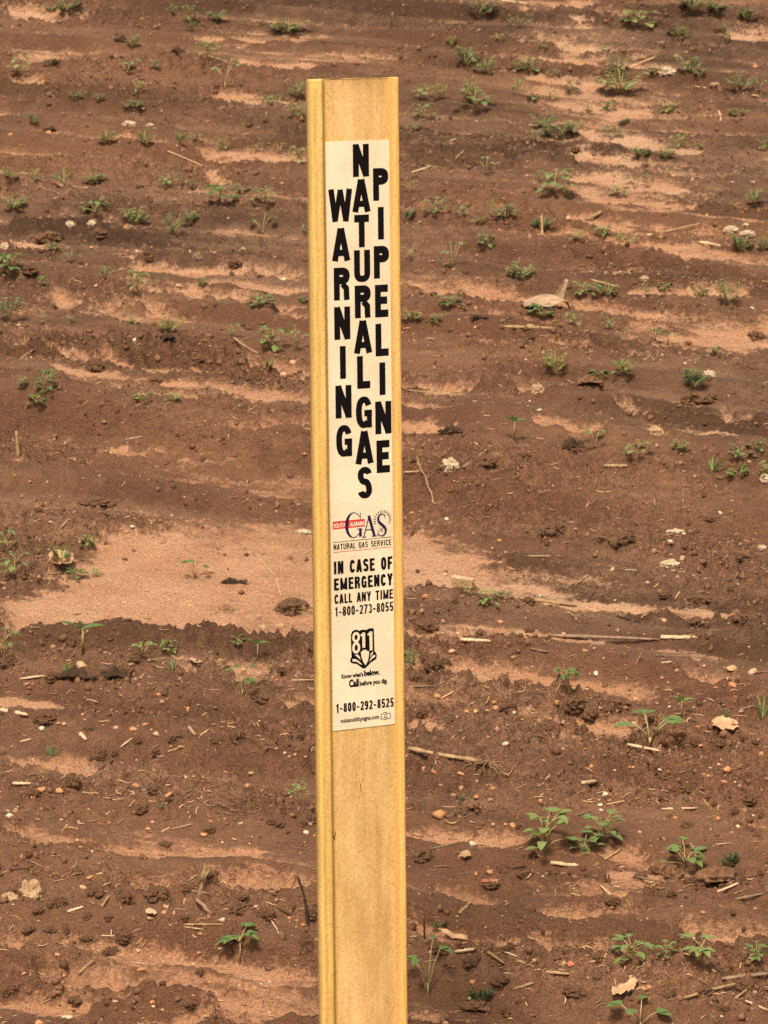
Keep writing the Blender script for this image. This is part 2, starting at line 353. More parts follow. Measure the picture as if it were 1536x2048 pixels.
def lump(sub, amp, freq, seed, squash=(1, 1, 1), oct_=3, facets=0):
    v, f_ = ico(sub); g = v*freq+3; d = 1+amp*.75*(fbm(g[:, 0], g[:, 1], 1, oct_, .6, seed)+fbm(g[:, 1], g[:, 2], 1, oct_, .6, seed+5)+fbm(g[:, 2], g[:, 0], 1, oct_, .6, seed+9))
    v = v*np.clip(d, .66, 1.3)[:, None]
    rn = np.random.default_rng(seed)
    for _ in range(facets):                              # flat broken faces
        nn = rn.normal(size=3); nn /= np.linalg.norm(nn); c = rn.uniform(.5, .85); s = v@nn
        v = v-np.clip(s-c, 0, None)[:, None]*nn*.85
    return v*np.array(squash), f_

# ------------------------------------------------------------------ the ground
ny, nx = XX.shape
I = np.arange(ny*nx).reshape(ny, nx)
F = np.stack([I[:-1, :-1], I[:-1, 1:], I[1:, 1:], I[1:, :-1]], -1).reshape(-1, 4)
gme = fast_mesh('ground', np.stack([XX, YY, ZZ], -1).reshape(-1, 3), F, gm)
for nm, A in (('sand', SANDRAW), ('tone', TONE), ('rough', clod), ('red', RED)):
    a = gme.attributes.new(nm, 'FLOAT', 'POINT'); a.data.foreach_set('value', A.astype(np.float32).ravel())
tag(link('ground', gme), 'ploughed red brown field soil with dry sandy streaks left by water', 'ground', kind='structure')

# ------------------------------------------------------------------ the marker post
PT = np.array([-.02847804, 3.33778289, 1.64984486]); PYAW, PLEAN, PROLL = .45194208, -.04228439, -.01029571
PM = Matrix.Rotation(PLEAN, 3, 'X') @ Matrix.Rotation(PROLL, 3, 'Y') @ Matrix.Rotation(PYAW, 3, 'Z')
PMN = np.array(PM)
foot = PT+PMN@np.array([0, 0, -1.05]); foot[2] = hz(foot[0], foot[1])
post = empty('marker_post', Vector(PT)); post.rotation_euler = PM.to_euler()
tag(post, 'tall yellow fibreglass gas pipeline marker post standing in the field', 'marker post')
PLEN = 1.42
def post_profile():
    """cross-section seen from above, x across, y away from viewer: shallow channel with a rounded bead on either edge"""
    W = .0475; pts = []
    # front, left to right
    pts += [(-W, .010), (-W, .0025)]
    for a in np.linspace(180, 90, 6): pts.append((-W+.0032+.0032*math.cos(R_(a)), .0002-.0030*math.sin(R_(a))))
    pts += [(-W+.0062, -.0022), (-W+.0078, -.0029)]
    for a in np.linspace(90, 10, 6): pts.append((-W+.0098+.0034*math.cos(R_(a)), .0004-.0034*math.sin(R_(a))))
    pts += [(-W+.0139, .0022), (-W+.0152, .0030), (-W+.018, .0031)]
    k = len(pts)
    for j in np.linspace(-.028, .036, 8): pts.append((j, .0030))
    right = [(W-.0098, .0031), (W-.0088, .0026), (W-.0082, .0012)]
    for a in np.linspace(165, 90, 6): right.append((W-.0048+.0030*math.cos(R_(a)), .0006-.0028*math.sin(R_(a))))
    for a in np.linspace(90, 0, 7): right.append((W-.0036+.0036*math.cos(R_(a)), .0006-.0030*math.sin(R_(a))))
    right += [(W, .010)]
    pts += right
    pts += [(W-.004, .0112), (W-.013, .0080), (W-.016, .0068), (-W+.016, .0068), (-W+.013, .0080), (-W+.004, .0112)]
    return pts
prof = post_profile(); zs = np.concatenate([[0, .0006, .002], np.linspace(.012, PLEN, 120)])
V_, F_ = [], []; K = len(prof); rn = random.Random(4)
for zi, z in enumerate(zs):
    for k, (x, y) in enumerate(prof):
        ins = (.0007, .0002, 0)[zi] if zi < 3 else 0
        nick = .0007*float(perlin(np.array(z*55.), np.array(k*.35), 5)) if abs(x) > .04 else .00025*float(perlin(np.array(z*20.), np.array(k*.2), 6))
        top = .0005*float(perlin(np.array(x*90.), np.array(.5), 9)) if zi < 3 else 0
        V_.append((x*(1-ins*12)+nick*(.6 if x > 0 else -.6), y+(ins if y < .003 else -ins)+nick, -z+top))
for i in range(len(zs)-1):
    for k in range(K):
        a = i*K+k; c = i*K+(k+1) % K; F_.append((a, a+K, c+K, c))
F_.append(tuple(range(K))); F_.append(tuple(range((len(zs)-1)*K, len(zs)*K))[::-1])
pm_, n, b = mat('weathered_yellow_fibreglass', .78, .12)
tc = n.nodes.new('ShaderNodeTexCoord'); sx = n.nodes.new('ShaderNodeSeparateXYZ'); n.links.new(tc.outputs['Object'], sx.inputs[0])
ax = math_(n, 'ABSOLUTE', math_(n, 'SUBTRACT', sx.outputs[0], .0034), 0)
face = ramp(n, noise(n, 24, 6, .68, (1.5, 1, .45)), [(.28, (.455, .26, .095)), (.5, (.58, .365, .155)), (.74, (.67, .46, .22))])
blot = ramp(n, noise(n, 9, 4, .6, (1, 1, .5)), [(.35, (.80, .79, .76)), (.6, (1.03, 1.02, 1.0))])
face = mix(n, .8, face, blot, 'MULTIPLY')
rim = ramp(n, noise(n, 40, 5, .65, (1.6, 1, .12)), [(.3, (.52, .32, .095)), (.55, (.61, .405, .14)), (.8, (.69, .50, .215))])
rimo = mix(n, math_(n, 'GREATER_THAN', sx.outputs[0], 0), rim, mix(n, .55, rim, (.625, .36, .125)))
edge = n.nodes.new('ShaderNodeMapRange'); edge.inputs['From Min'].default_value = .0308; edge.inputs['From Max'].default_value = .0330
nz = noise(n, 60, 4, .6, (1, 1, .3)); n.links.new(math_(n, 'ADD', ax, math_(n, 'MULTIPLY', math_(n, 'SUBTRACT', nz, .5), .006)), edge.inputs['Value'])
colr = mix(n, edge.outputs[0], face, rimo)
# darker orange line along the inner corner of each bead
c1 = math_(n, 'ABSOLUTE', math_(n, 'SUBTRACT', ax, .0346), 0)
cr = n.nodes.new('ShaderNodeMapRange'); cr.inputs['From Min'].default_value = .0006; cr.inputs['From Max'].default_value = .0024; cr.inputs['To Min'].default_value = 1; cr.inputs['To Max'].default_value = 0
n.links.new(c1, cr.inputs['Value'])
colr = mix(n, math_(n, 'MULTIPLY', math_(n, 'MULTIPLY', cr.outputs[0], noise(n, 30, 4, .6, (1, 1, .25))), .95), colr, (.42, .225, .085))
sp = noise(n, 520, 3, .7); colr = mix(n, .55, colr, ramp(n, sp, [(.32, (.50, .46, .38)), (.48, (.97, .97, .97)), (.7, (1.2, 1.2, 1.2))]), 'MULTIPLY')
st_ = noise(n, 70, 5, .7, (2.2, 1, .06)); colr = mix(n, .5, colr, ramp(n, st_, [(.3, (.72, .68, .60)), (.5, (1, 1, 1)), (.7, (1.12, 1.12, 1.12))]), 'MULTIPLY')
sc = noise(n, 130, 3, .55, (1, 1, .35)); colr = mix(n, ramp(n, sc, [(.70, (0, 0, 0)), (.76, (.6, .6, .6))]), colr, (.36, .19, .055))
n.links.new(colr, b.inputs['Base Color']); bump(n, b, noise(n, 420, 4, .7, (1, 1, .5)), .45, .0006)
body = link('channel', mesh('channel', V_, F_, pm_), post)

# sticker: everything on it is laid out in the sticker's own plane
WL, XL, LT, LB = .03428761, .00339586, .06037075, .64441591
FACEY = .0026                          # front of the recessed face is at about y = .0026
lm, n, b = mat('sticker_vinyl', .5, .3)
lc = ramp(n, noise(n, 14, 5, .6), [(.3, (.60, .49, .36)), (.55, (.70, .585, .44)), (.75, (.75, .645, .50))])
lc = mix(n, .35, lc, ramp(n, noise(n, 420, 2, .6), [(.35, (.7, .66, .58)), (.5, (1, 1, 1))]), 'MULTIPLY')
n.links.new(lc, b.inputs['Base Color']); bump(n, b, noise(n, 260, 3, .6), .35, .0006)
def slab(x0, x1, z0, z1, y0, y1, nx_=8, nz_=40):
    bm = bmesh.new(); g = []
    for j in range(nz_+1):
        g.append([bm.verts.new((x0+(x1-x0)*i/nx_, y0, z0+(z1-z0)*j/nz_)) for i in range(nx_+1)])
    for j in range(nz_):
        for i in range(nx_): bm.faces.new((g[j][i], g[j][i+1], g[j+1][i+1], g[j+1][i]))
    r = bmesh.ops.extrude_face_region(bm, geom=bm.faces[:]); bmesh.ops.translate(bm, verts=[e for e in r['geom'] if isinstance(e, bmesh.types.BMVert)], vec=(0, y1-y0, 0))
    bmesh.ops.recalc_face_normals(bm, faces=bm.faces)
    v = [x.co[:] for x in bm.verts]; f_ = [[q.index for q in x.verts] for x in bm.faces]
    bm.verts.index_update(); f_ = [[q.index for q in x.verts] for x in bm.faces]; bm.free(); return v, f_
v, f_ = slab(XL-WL, XL+WL, -LT, -LB, FACEY-.0004, FACEY+.002)
sticker = link('sticker', mesh('sticker', v, f_, lm, False), post)
YL = FACEY-.0004                       # sticker's front plane (local y)
NP = PMN@np.array([0, -1, 0]); OP = PT+PMN@np.array([0, YL, 0])
def lab(u, v):
    """sticker layout units (photo pixels right of its left edge / below its top edge) -> local x, z"""
    X = 650.4+.0131*v+u; Y = 283.5+v-(.033+.0000794*v)*u
    d = ray(X, Y); t = ((OP-CAM)@NP)/(d@NP); l = PMN.T@(CAM+t*d-PT); return float(l[0]), float(l[2])
class Ink:
    def __init__(s): s.V, s.F, s.k = [], [], 0
    def poly(s, pts, up=.00012):
        """closed outline (x,z) as a thin raised print"""
        s.k += 1; y = YL-up-(s.k % 9)*.000012; b0 = len(s.V); m_ = len(pts)
        s.V += [(x, y, z) for x, z in pts]; s.V += [(x, YL+.00002, z) for x, z in pts]
        s.F.append(tuple(range(b0, b0+m_))); s.F += [(b0+i, b0+m_+i, b0+m_+(i+1) % m_, b0+(i+1) % m_) for i in range(m_)]
    def stroke(s, pts, wd, up=.00012, closed=False):
        """polyline with one width or a width per point"""
        n_ = len(pts); W_ = wd if isinstance(wd, (list, tuple)) else [wd]*n_
        L, Rr = [], []
        for i, p in enumerate(pts):
            if closed: a, c = pts[i-1], pts[(i+1) % n_]
            else: a, c = pts[max(i-1, 0)], pts[min(i+1, n_-1)]
            d1 = np.array(p)-np.array(a); d2 = np.array(c)-np.array(p)
            l1, l2 = np.hypot(*d1), np.hypot(*d2); d1 = d1/l1 if l1 > 1e-9 else d2/l2; d2 = d2/l2 if l2 > 1e-9 else d1
            nn = np.array([-d1[1]-d2[1], d1[0]+d2[0]]); nn /= max(np.hypot(*nn), 1e-9); k = 1/max(.35, nn@np.array([-d1[1], d1[0]]))
            o = nn*k*W_[i]/2; L.append(tuple(np.array(p)+o)); Rr.append(tuple(np.array(p)-o))
        s.k += 1; y = YL-up-(s.k % 9)*.000012; b0 = len(s.V)
        ring = L+Rr; s.V += [(x, y, z) for x, z in ring]; s.V += [(x, YL+.00002, z) for x, z in ring]
        N2 = 2*n_
        for i in range(n_ if closed else n_-1):
            j = (i+1) % n_; s.F.append((b0+i, b0+j, b0+n_+j, b0+n_+i))
            s.F.append((b0+i, b0+N2+i, b0+N2+j, b0+j)); s.F.append((b0+n_+i, b0+n_+j, b0+N2+n_+j, b0+N2+n_+i))
        if not closed:
            s.F.append((b0, b0+n_, b0+N2+n_, b0+N2)); e = n_-1; s.F.append((b0+e, b0+N2+e, b0+N2+n_+e, b0+n_+e))
    def build(s, name, m, parent):
        me = mesh(name, s.V, s.F, m, False); bm = bmesh.new(); bm.from_mesh(me); bmesh.ops.recalc_face_normals(bm, faces=bm.faces); bm.to_mesh(me); bm.free()
        return link(name, me, parent)
def arc(cx, cy, rx, ry, a0, a1, n_=14, p=2.5):
    out = []
    for a in np.linspace(R_(a0), R_(a1), n_):
        c, s_ = math.cos(a), math.sin(a)
        out.append((cx+rx*math.copysign(abs(c)**(2/p), c), cy+ry*math.copysign(abs(s_)**(2/p), s_)))
    return out
def glyph(ch, wd, s, sh):
    """strokes of a heavy narrow grotesque letter in a box wd x 1; s upright stem, sh horizontal stem -> list of (points, width)"""
    h, g = s/2, sh/2; m_ = wd/2
    if ch == 'I' : return [([(m_, 0), (m_, 1)], s)]
    if ch == '1': return [([(wd*.62, 0), (wd*.62, 1)], s), ([(wd*.62, .90), (wd*.12, .76)], sh*.85)]
    if ch == '-': return [([(wd*.08, .42), (wd*.92, .42)], sh)]
    if ch == 'L': return [([(h, 0), (h, 1)], s), ([(h, g), (wd, g)], sh)]
    if ch == 'T': return [([(m_, 0), (m_, 1)], s), ([(0, 1-g), (wd, 1-g)], sh)]
    if ch == 'E': return [([(h, 0), (h, 1)], s), ([(h, g), (wd, g)], sh), ([(h, 1-g), (wd*.98, 1-g)], sh), ([(h, .52), (wd*.92, .52)], sh)]
    if ch == 'F': return [([(h, 0), (h, 1)], s), ([(h, 1-g), (wd, 1-g)], sh), ([(h, .50), (wd*.9, .50)], sh)]
    if ch == 'N': return [([(h, 0), (h, 1)], s), ([(wd-h, 0), (wd-h, 1)], s), ([(h*.95, .985), (wd-h*.95, .015)], s*1.02)]
    if ch == 'M': return [([(h, 0), (h, 1)], s), ([(wd-h, 0), (wd-h, 1)], s), ([(h, .98), (m_, .06)], s*.8), ([(wd-h, .98), (m_, .06)], s*.8)]
    if ch == 'W': return [([(h*.7, 1), (wd*.27, 0)], s*.95), ([(wd*.27, .02), (m_, .98)], s*.85), ([(m_, .98), (wd*.73, .02)], s*.85), ([(wd*.73, 0), (wd-h*.7, 1)], s*.95)]
    if ch == 'V': return [([(h*.8, 1), (m_, 0)], s), ([(wd-h*.8, 1), (m_, 0)], s)]
    if ch == 'A': return [([(h*.8, 0), (m_-.01, 1)], s), ([(wd-h*.8, 0), (m_+.01, 1)], s), ([(wd*.25, .25), (wd*.75, .25)], sh*.85), ([(m_-h*.9, 1-g*.5), (m_+h*.9, 1-g*.5)], g)]
    if ch == 'Y': return [([(m_, 0), (m_, .45)], s), ([(h*.8, 1), (m_, .40)], s*.95), ([(wd-h*.8, 1), (m_, .40)], s*.95)]
    if ch == 'U': return [([(h, 1)]+arc(m_, .30, m_-h, .30-g, 180, 360, 16)+[(wd-h, 1)], s)]
    if ch in 'PR':
        o = [([(h, 0), (h, 1)], s), ([(h, 1-g)]+arc(wd*.5, .745, wd*.5-h, .255-g, 90, -90, 14, 2.8)+[(h, .49+g)], sh)]
        if ch == 'R': o.append(([(wd*.55, .50), (wd*.80, .36), (wd-h*1.02, .16), (wd-h*.9, 0)], s*.95))
        return o
    if ch == 'D': return [([(h, 0), (h, 1)], s), ([(h, 1-g)]+arc(wd*.4, .5, wd*.6-h, .5-g, 90, -90, 16, 2.8)+[(h, g)], sh)]
    if ch in 'O0': return [(arc(m_, .5, m_-h, .5-g, 0, 340, 26, 2.4), s, True)]
    if ch == 'C': return [(arc(m_, .5, m_-h, .5-g, 28, 332, 24, 2.4), s)]
    if ch == 'G': return [(arc(m_, .5, m_-h, .5-g, 28, 318, 24, 2.4), s), ([(wd-h*.9, 0.02), (wd-h*.9, .50)], s*.85), ([(m_*1.05, .47), (wd, .47)], sh*.85)]
    if ch == 'S': return [(arc(m_, .73, m_-h, .27-g, 12, 180, 14, 2.2)+arc(m_, .73, m_-h, .20, 195, 255, 5, 2.0)+arc(m_, .27, m_-h, .26, 75, 12, 5, 2.0)+arc(m_, .27, m_-h, .27-g, 0, -168, 14, 2.2), s)]
    if ch == '8': return [(arc(m_, .745, (m_-h)*.94, .245-g*.8, 0, 340, 20, 2.2), s*.92, True), (arc(m_, .27, m_-h, .27-g, 0, 340, 20, 2.2), s, True)]
    if ch == '2': return [(arc(m_, .72, m_-h, .28-g, 170, -25, 14, 2.2)+[(wd*.5, .32), (h*1.1, sh)], s), ([(0, g), (wd, g)], sh)]
    if ch == '3': return [(arc(m_, .745, (m_-h)*.95, .245-g*.8, 160, -85, 14, 2.2), s*.95), (arc(m_, .27, m_-h, .27-g, 85, -160, 14, 2.2), s)]
    if ch == '5': return [(arc(m_, .32, m_-h, .32-g, 130, -155, 18, 2.3), s), ([(h*1.1, .40), (h*1.35, 1)], s*.85), ([(h, 1-g), (wd*.95, 1-g)], sh)]
    if ch == '7': return [([(0, 1-g), (wd, 1-g)], sh), ([(wd-h, 1-sh*.8), (wd*.52, .45), (wd*.36, 0)], s)]
    if ch == '9': return [(arc(m_, .68, m_-h, .32-g, 0, 340, 20, 2.2), s, True), (arc(m_, .4, m_-h, .4-g, 10, -150, 12, 2.3), s)]
    return []
def put(ink, ch, x, z, wd, hgt, sx_, sz_):
    for st in glyph(ch, wd/hgt, sx_/hgt, sz_/hgt):
        ink.stroke([(x+p[0]*hgt, z+p[1]*hgt) for p in st[0]], st[1]*hgt, closed=len(st) > 2)
black, n, b = mat('black_print', .8, .04); b.inputs['Base Color'].default_value = (.006, .005, .006, 1)
navy, n, b = mat('navy_print', .8, .04); b.inputs['Base Color'].default_value = (.016, .011, .050, 1)
redp, n, b = mat('red_print', .55, .3); b.inputs['Base Color'].default_value = (.52, .030, .026, 1)
white, n, b = mat('white_print', .55, .3); b.inputs['Base Color'].default_value = (.80, .66, .55, 1)
ink = Ink()
WID = {'N': 32, 'A': 34.5, 'T': 29.5, 'U': 32, 'R': 31, 'L': 26, 'G': 32, 'S': 28.5, 'W': 45, 'P': 29.5, 'I': 10.6, 'E': 26.5}
def bigletter(ch, uc, v):
    wd = WID[ch]; x0, z1 = lab(uc-wd/2, v); x1, _ = lab(uc+wd/2, v); _, z0 = lab(uc-wd/2, v+65.5)
    k = (x1-x0)/wd; put(ink, ch, x0, z0, x1-x0, z1-z0, 11.7*k, 13.4*k)
for i, ch in enumerate('WARNING'): bigletter(ch, 28.5+.25*i, 95.7+78.7*i)
for i, ch in enumerate('NATURAL'): bigletter(ch, 70.8+(.5 if ch == 'L' else 0)-.1*i, 7+71*i)
for i, ch in enumerate('GAS'): bigletter(ch, 70.3, 513.5+70.8*i)
for i, ch in enumerate('PIPELINE'): bigletter(ch, 109.4-.25*i+(1 if ch == 'N' else 0), 56.7+78.4*i)
NW = {'I': .24, '1': .42, '-': .42, 'M': .66, 'W': .8, ' ': .34, 'E': .46, 'F': .44, 'L': .42, 'T': .48, 'N': .52}
def line(text, u0, u1, v0, v1, s, sh, ink_=None, gap=.12, sp=None):
    x0, z0 = lab(u0, v1); x1, _ = lab(u1, v1); _, z1 = lab(u0, v0); H = z1-z0
    ws = [(sp if (sp and c == ' ') else NW.get(c, .5)) for c in text]; tot = sum(ws)+gap*(len(text)-1); k = (x1-x0)/(tot*H); x = x0
    for c, wd in zip(text, ws):
        put(ink_ or ink, c, x, z0, wd*H*k, H, s*H, sh*H); x += (wd+gap)*H*k
line('IN CASE OF', 6, 123, 840.5, 866, .20, .185)
line('EMERGENCY', 6, 123, 874.5, 898.5, .205, .19)
line('CALL ANY TIME', 6.5, 123.5, 906.5, 925.5, .18, .175)
line('1-800-273-8055', 7, 123.5, 932, 950.5, .165, .15)
line('1-800-292-8525', 6.5, 122, 1125.5, 1143.5, .18, .165)
line('NATURAL GAS SERVICE', 6, 121.5, 806, 817.5, .155, .14)
def textmesh(body, size=1, off=.02):
    c = bpy.data.curves.new('text', 'FONT'); c.body = body; c.size = size; c.offset = off; c.resolution_u = 3; c.extrude = .0
    o = bpy.data.objects.new('text', c); COL.objects.link(o); dg = bpy.context.evaluated_depsgraph_get()
    me = bpy.data.meshes.new_from_object(o.evaluated_get(dg)); v = np.array([q.co[:2] for q in me.vertices]); f_ = [tuple(p.vertices) for p in me.polygons]
    bpy.data.objects.remove(o); bpy.data.curves.remove(c); bpy.data.meshes.remove(me); return v, f_
def smalltext(ink_, body, u0, u1, vb, cap, off=.03, up=.00016):
    v, f_ = textmesh(body, 1, off); x0, z0 = lab(u0, vb); x1, _ = lab(u1, vb); _, z1 = lab(u0, vb-cap)
    w_ = v[:, 0].max()-v[:, 0].min(); b0 = len(ink_.V)
    ink_.V += [(x0+(p[0]-v[:, 0].min())/w_*(x1-x0), YL-up, z0+p[1]/.70*(z1-z0)) for p in v]; ink_.F += [tuple(i+b0 for i in q) for q in f_]
smalltext(ink, "Know what's", 18.5, 62, 1075.8, 8.2, .045); smalltext(ink, 'below.', 63.5, 95, 1075.8, 10.5, .055)
smalltext(ink, 'Call', 33, 53, 1094.5, 14, .055); smalltext(ink, 'before you dig.', 54.5, 110, 1094.5, 9, .045)
smalltext(ink, 'vulcanutilitysigns.com', 15, 92.5, 1164.3, 8.2, .03)
def L2(pts): return [lab(u, v) for u, v in pts]
K1 = lab(60, 800)[0]-lab(59, 800)[0]   # metres per layout unit
ink.stroke(L2([(5, 802), (122, 802)]), .9*K1)
# small maker's badge: open book-like ribbon round an oval
ink.stroke(L2([(96, 1157.5), (102, 1156), (103.5, 1154.5), (107.5, 1154.5), (109, 1156.5), (115, 1158), (115, 1167.5), (108.5, 1166.5), (107, 1168.8), (103.5, 1168.8), (102, 1166.5), (96, 1167), (97.2, 1162)]), 1.0*K1, closed=True)
ink.stroke(L2([(103, 1164.5), (104.6, 1158), (107.2, 1158), (108.6, 1164.5)]), .9*K1); ink.stroke(L2([(102.5, 1165), (109, 1165)]), .9*K1)
ink.build('lettering', black, sticker)
# ---- utility logo: red banner, navy serif GAS with a sunburst round the S
lr = Ink(); lr.poly(L2([(5, 760.5), (69, 760.5), (69, 776), (5, 776)]), up=.00006); lr.stroke(L2([(5, 822), (122, 822)]), .9*K1)
lr.build('logo_banner', redp, sticker)
lw = Ink(); smalltext(lw, 'SOUTH', 7, 29.5, 773, 8.5, .02, .00022); smalltext(lw, 'ALABAMA', 39, 68.2, 773, 8.5, .02, .00022)
lw.build('banner_lettering', white, sticker)
ln = Ink()
def vs(pts, ws): ln.stroke(L2(pts), [q*K1 for q in ws], up=.0003)
def ell(cx, cy, rx, ry, a0, a1, n_): return [(cx+rx*math.cos(R_(a)), cy-ry*math.sin(R_(a))) for a in np.linspace(a0, a1, n_)]
a_ = np.linspace(38, 330, 30); vs(ell(47, 771, 14.5, 25, 38, 330, 30), [1.2+5.0*max(0, -math.cos(R_(x)))**1.3 for x in a_])
vs([(60.2, 747), (60.2, 761)], [1.6, .6]); vs([(60, 779), (60, 795)], [5, 5]); vs([(54, 779.6), (64, 779.6)], [1.4, 1.4])
vs([(66.5, 796.5), (77.5, 756)], [1.5, 1.5]); vs([(77, 755), (88, 797)], [5.2, 5.2]); vs([(70, 783), (84, 783)], [1.5, 1.5]); vs([(63.5, 797), (70.5, 797)], [1.5, 1.5]); vs([(83, 797), (93, 797)], [1.5, 1.5])
sp_ = ell(103, 764, 7.2, 10, 30, 200, 10)+[(99, 771.5), (103, 775.5), (107.5, 780)]+ell(102.5, 788, 8.2, 10, 20, -150, 10)
vs(sp_, [1.2, 1.4, 1.6, 1.8, 2.2, 2.6, 3.2, 3.8, 4.2, 4.6, 5.2, 5.4, 5.2, 4.6, 4.2, 3.8, 3.2, 2.6, 2.2, 1.8, 1.5, 1.3, 1.2]); vs([(109.3, 756), (109.3, 764)], [1.5, .6]); vs([(95, 786), (95, 797)], [.6, 1.5])
for a in np.linspace(-20, 200, 15):
    c, s_ = math.cos(R_(a)), math.sin(R_(a)); vs([(104+13.5*c, 766-15.0*s_), (104+18*c+.8*s_, 766-20.5*s_)], [1.5, .7])
for x_ in (99.5, 102.2, 104.8): vs([(x_, 782), (x_-.6, 790)], [.8, .8])
ln.build('logo_letters', navy, sticker)
def pl(X, Y):
    d = ray(X, Y); t = ((OP-CAM)@NP)/(d@NP); l = PMN.T@(CAM+t*d-PT); return float(l[0]), float(l[2])
scar, n, b = mat('gouge_brown', .9, .05); b.inputs['Base Color'].default_value = (.055, .024, .010, 1)
scar2, n, b = mat('scuff_ochre', .9, .05); b.inputs['Base Color'].default_value = (.24, .125, .038, 1)
YS = YL; YL = .00294
def gst(pts, ws, name='gouge', m=scar):
    k_ = Ink(); k_.stroke([pl(*q) for q in pts], [q*.00053 for q in ws], up=.00005); k_.build(name, m, post)
gst([(666, 1663), (666.5, 1672), (669.5, 1679), (671, 1671), (671.5, 1664)], [1.4, 2.6, 1.2, 1.6, 1]); gst([(787, 1764), (787, 1771)], [.5, 1.0]); gst([(653.8, 407), (654.2, 409.5)], [1.2, .9]); gst([(622, 182), (624, 192)], [1.0, .6])
for pts, ws in (([(720, 1562), (721.5, 1572), (724, 1590)], [.6, 2.6, .5]), ([(727, 1556), (726, 1562)], [.5, 1.4]), ([(713, 1543), (714, 1552)], [.5, 1.4]), ([(719, 1591), (721, 1597)], [.5, 1.6]), ([(783, 176), (788, 179), (789, 184)], [.8, 2.4, .8]), ([(782, 1608), (781, 1618)], [.6, 1.6])):
    gst(pts, ws, 'scuff', scar2)
YL = YS
# ---- "811" shield
em = Ink()
out = [(39, 1035), (38.2, 1000), (38.5, 990), (41, 984), (46, 981.5), (51, 981.5), (56, 984.5), (58.5, 982.8), (67, 983), (69, 984.5), (72.5, 982), (82, 981.5), (84.5, 984), (85, 1028), (88, 1032), (89.5, 1037), (88.8, 1044), (84, 1047.5), (78, 1050), (72, 1056), (66, 1061), (61, 1060.5), (55, 1055), (49, 1050), (42, 1048.5), (37.2, 1046), (36, 1040)]
em.poly(L2(out), up=.00008)
em.build('emblem', black, sticker)
ew = Ink()
def wst(pts, wd, closed=False): ew.stroke(L2(pts), wd*K1, up=.00024, closed=closed)
wst(ell(48.5, 996.5, 5.4, 8.2, 0, 340, 18), 4.6, True); wst(ell(48.5, 1017.5, 5.6, 9.2, 0, 340, 18), 4.6, True)
wst([(63.8, 1019), (63.8, 988.5)], 5.6); wst([(63, 991), (58, 994.5)], 4.0); wst([(78.2, 1026), (78.2, 988)], 5.8); wst([(77.5, 991), (72, 994.5)], 4.0)
ew.poly(L2([(57.5, 1027), (61, 1026), (62, 1023.5), (69, 1024), (70, 1026), (74, 1027.5), (73.5, 1038), (70.5, 1048), (66.5, 1054.5), (62.5, 1048), (59, 1038)]), up=.00024)
ew.poly(L2([(40, 1039.5), (47, 1040), (54, 1045), (60, 1053), (56, 1051), (49, 1045.5), (41, 1044)]), up=.00024); ew.poly(L2([(46, 1031.5), (52, 1031.5), (55, 1036), (57, 1043), (52, 1038)]), up=.00024)
ew.poly(L2([(86, 1035.5), (86, 1040), (80, 1043), (74, 1048.5), (77, 1042), (81, 1037)]), up=.00024); ew.poly(L2([(82.5, 1029), (81.5, 1033), (76.5, 1039), (77.5, 1032.5)]), up=.00024)
ew.build('emblem_figures', lm, sticker)

# ------------------------------------------------------------------ unique labels by look and by neighbours
LM = [('wheel track of sandy bars', 1230, 210), ('curled dry husk', 1090, 590), ('cream cotton tuft on the bank', 902, 930), ('wide sandy flat', 420, 1180), ('long grey stalk', 1210, 1278), ('black upright stick', 607, 1800),
 ('large hollow clod', 1450, 1755), ('bushy big-leaved seedling', 1090, 1690), ('upright two-leaved seedling', 165, 1290), ('broken stalk stump', 405, 1755), ('post below its sticker', 730, 1700), ('post beside the logo', 730, 1060),
 ('post beside WARNING', 640, 640), ('top of the post', 707, 160), ('white cotton tuft near the top', 265, 247), ('double white cotton tuft', 1490, 465), ('flat brown dead leaf', 1450, 1455), ('root-ended stalk', 890, 1525),
 ('upended wood chip', 925, 1160), ('charred dark leaf', 150, 1350), ('lone seedling on the sandy flat', 390, 1140), ('crossed grey stalks', 410, 1815), ('rough cream clod', 62, 1778), ('sandy patch at right', 1420, 685),
 ('smaller sandy flat', 1060, 1348), ('round sand mound', 295, 640), ('round root ball', 475, 1460), ('root clump by the post', 580, 1210), ('hollow clod', 1170, 765), ('white lying chip', 930, 1905),
 ('pale stalk at the right edge', 1490, 1955), ('lobed-leaf seedling', 490, 1890), ('long straw at upper right', 1450, 185), ('sandy log', 1055, 660), ('top left corner of the view', 0, 0), ('top right corner of the view', 1536, 0),
 ('bottom left corner of the view', 0, 2048), ('bottom right corner of the view', 1536, 2048), ('big cream stone on charred leaf', 162, 1322), ('sprawling two-leaved seedling', 1300, 1480), ('small black twig', 1240, 1240), ('curly dry stem', 850, 970),
 ('yellow-green seedling at left', 90, 780), ('long bank crest', 300, 840), ('slanting tan stalk', 490, 695), ('long thin straw on sand', 535, 1150)]
USED = {}
def rel(dx, dy):
    a = math.hypot(dx, dy*1.5); near_ = 'just ' if a < 75 else ('' if a < 190 else 'well ')
    if abs(dx) > abs(dy)*1.6: return near_+('right of' if dx > 0 else 'left of')
    if abs(dy) > abs(dx)*1.6: return near_+('in front of' if dy > 0 else 'behind')
    return near_+('front-right of' if dx > 0 and dy > 0 else 'front-left of' if dy > 0 else 'behind and right of' if dx > 0 else 'behind and left of')
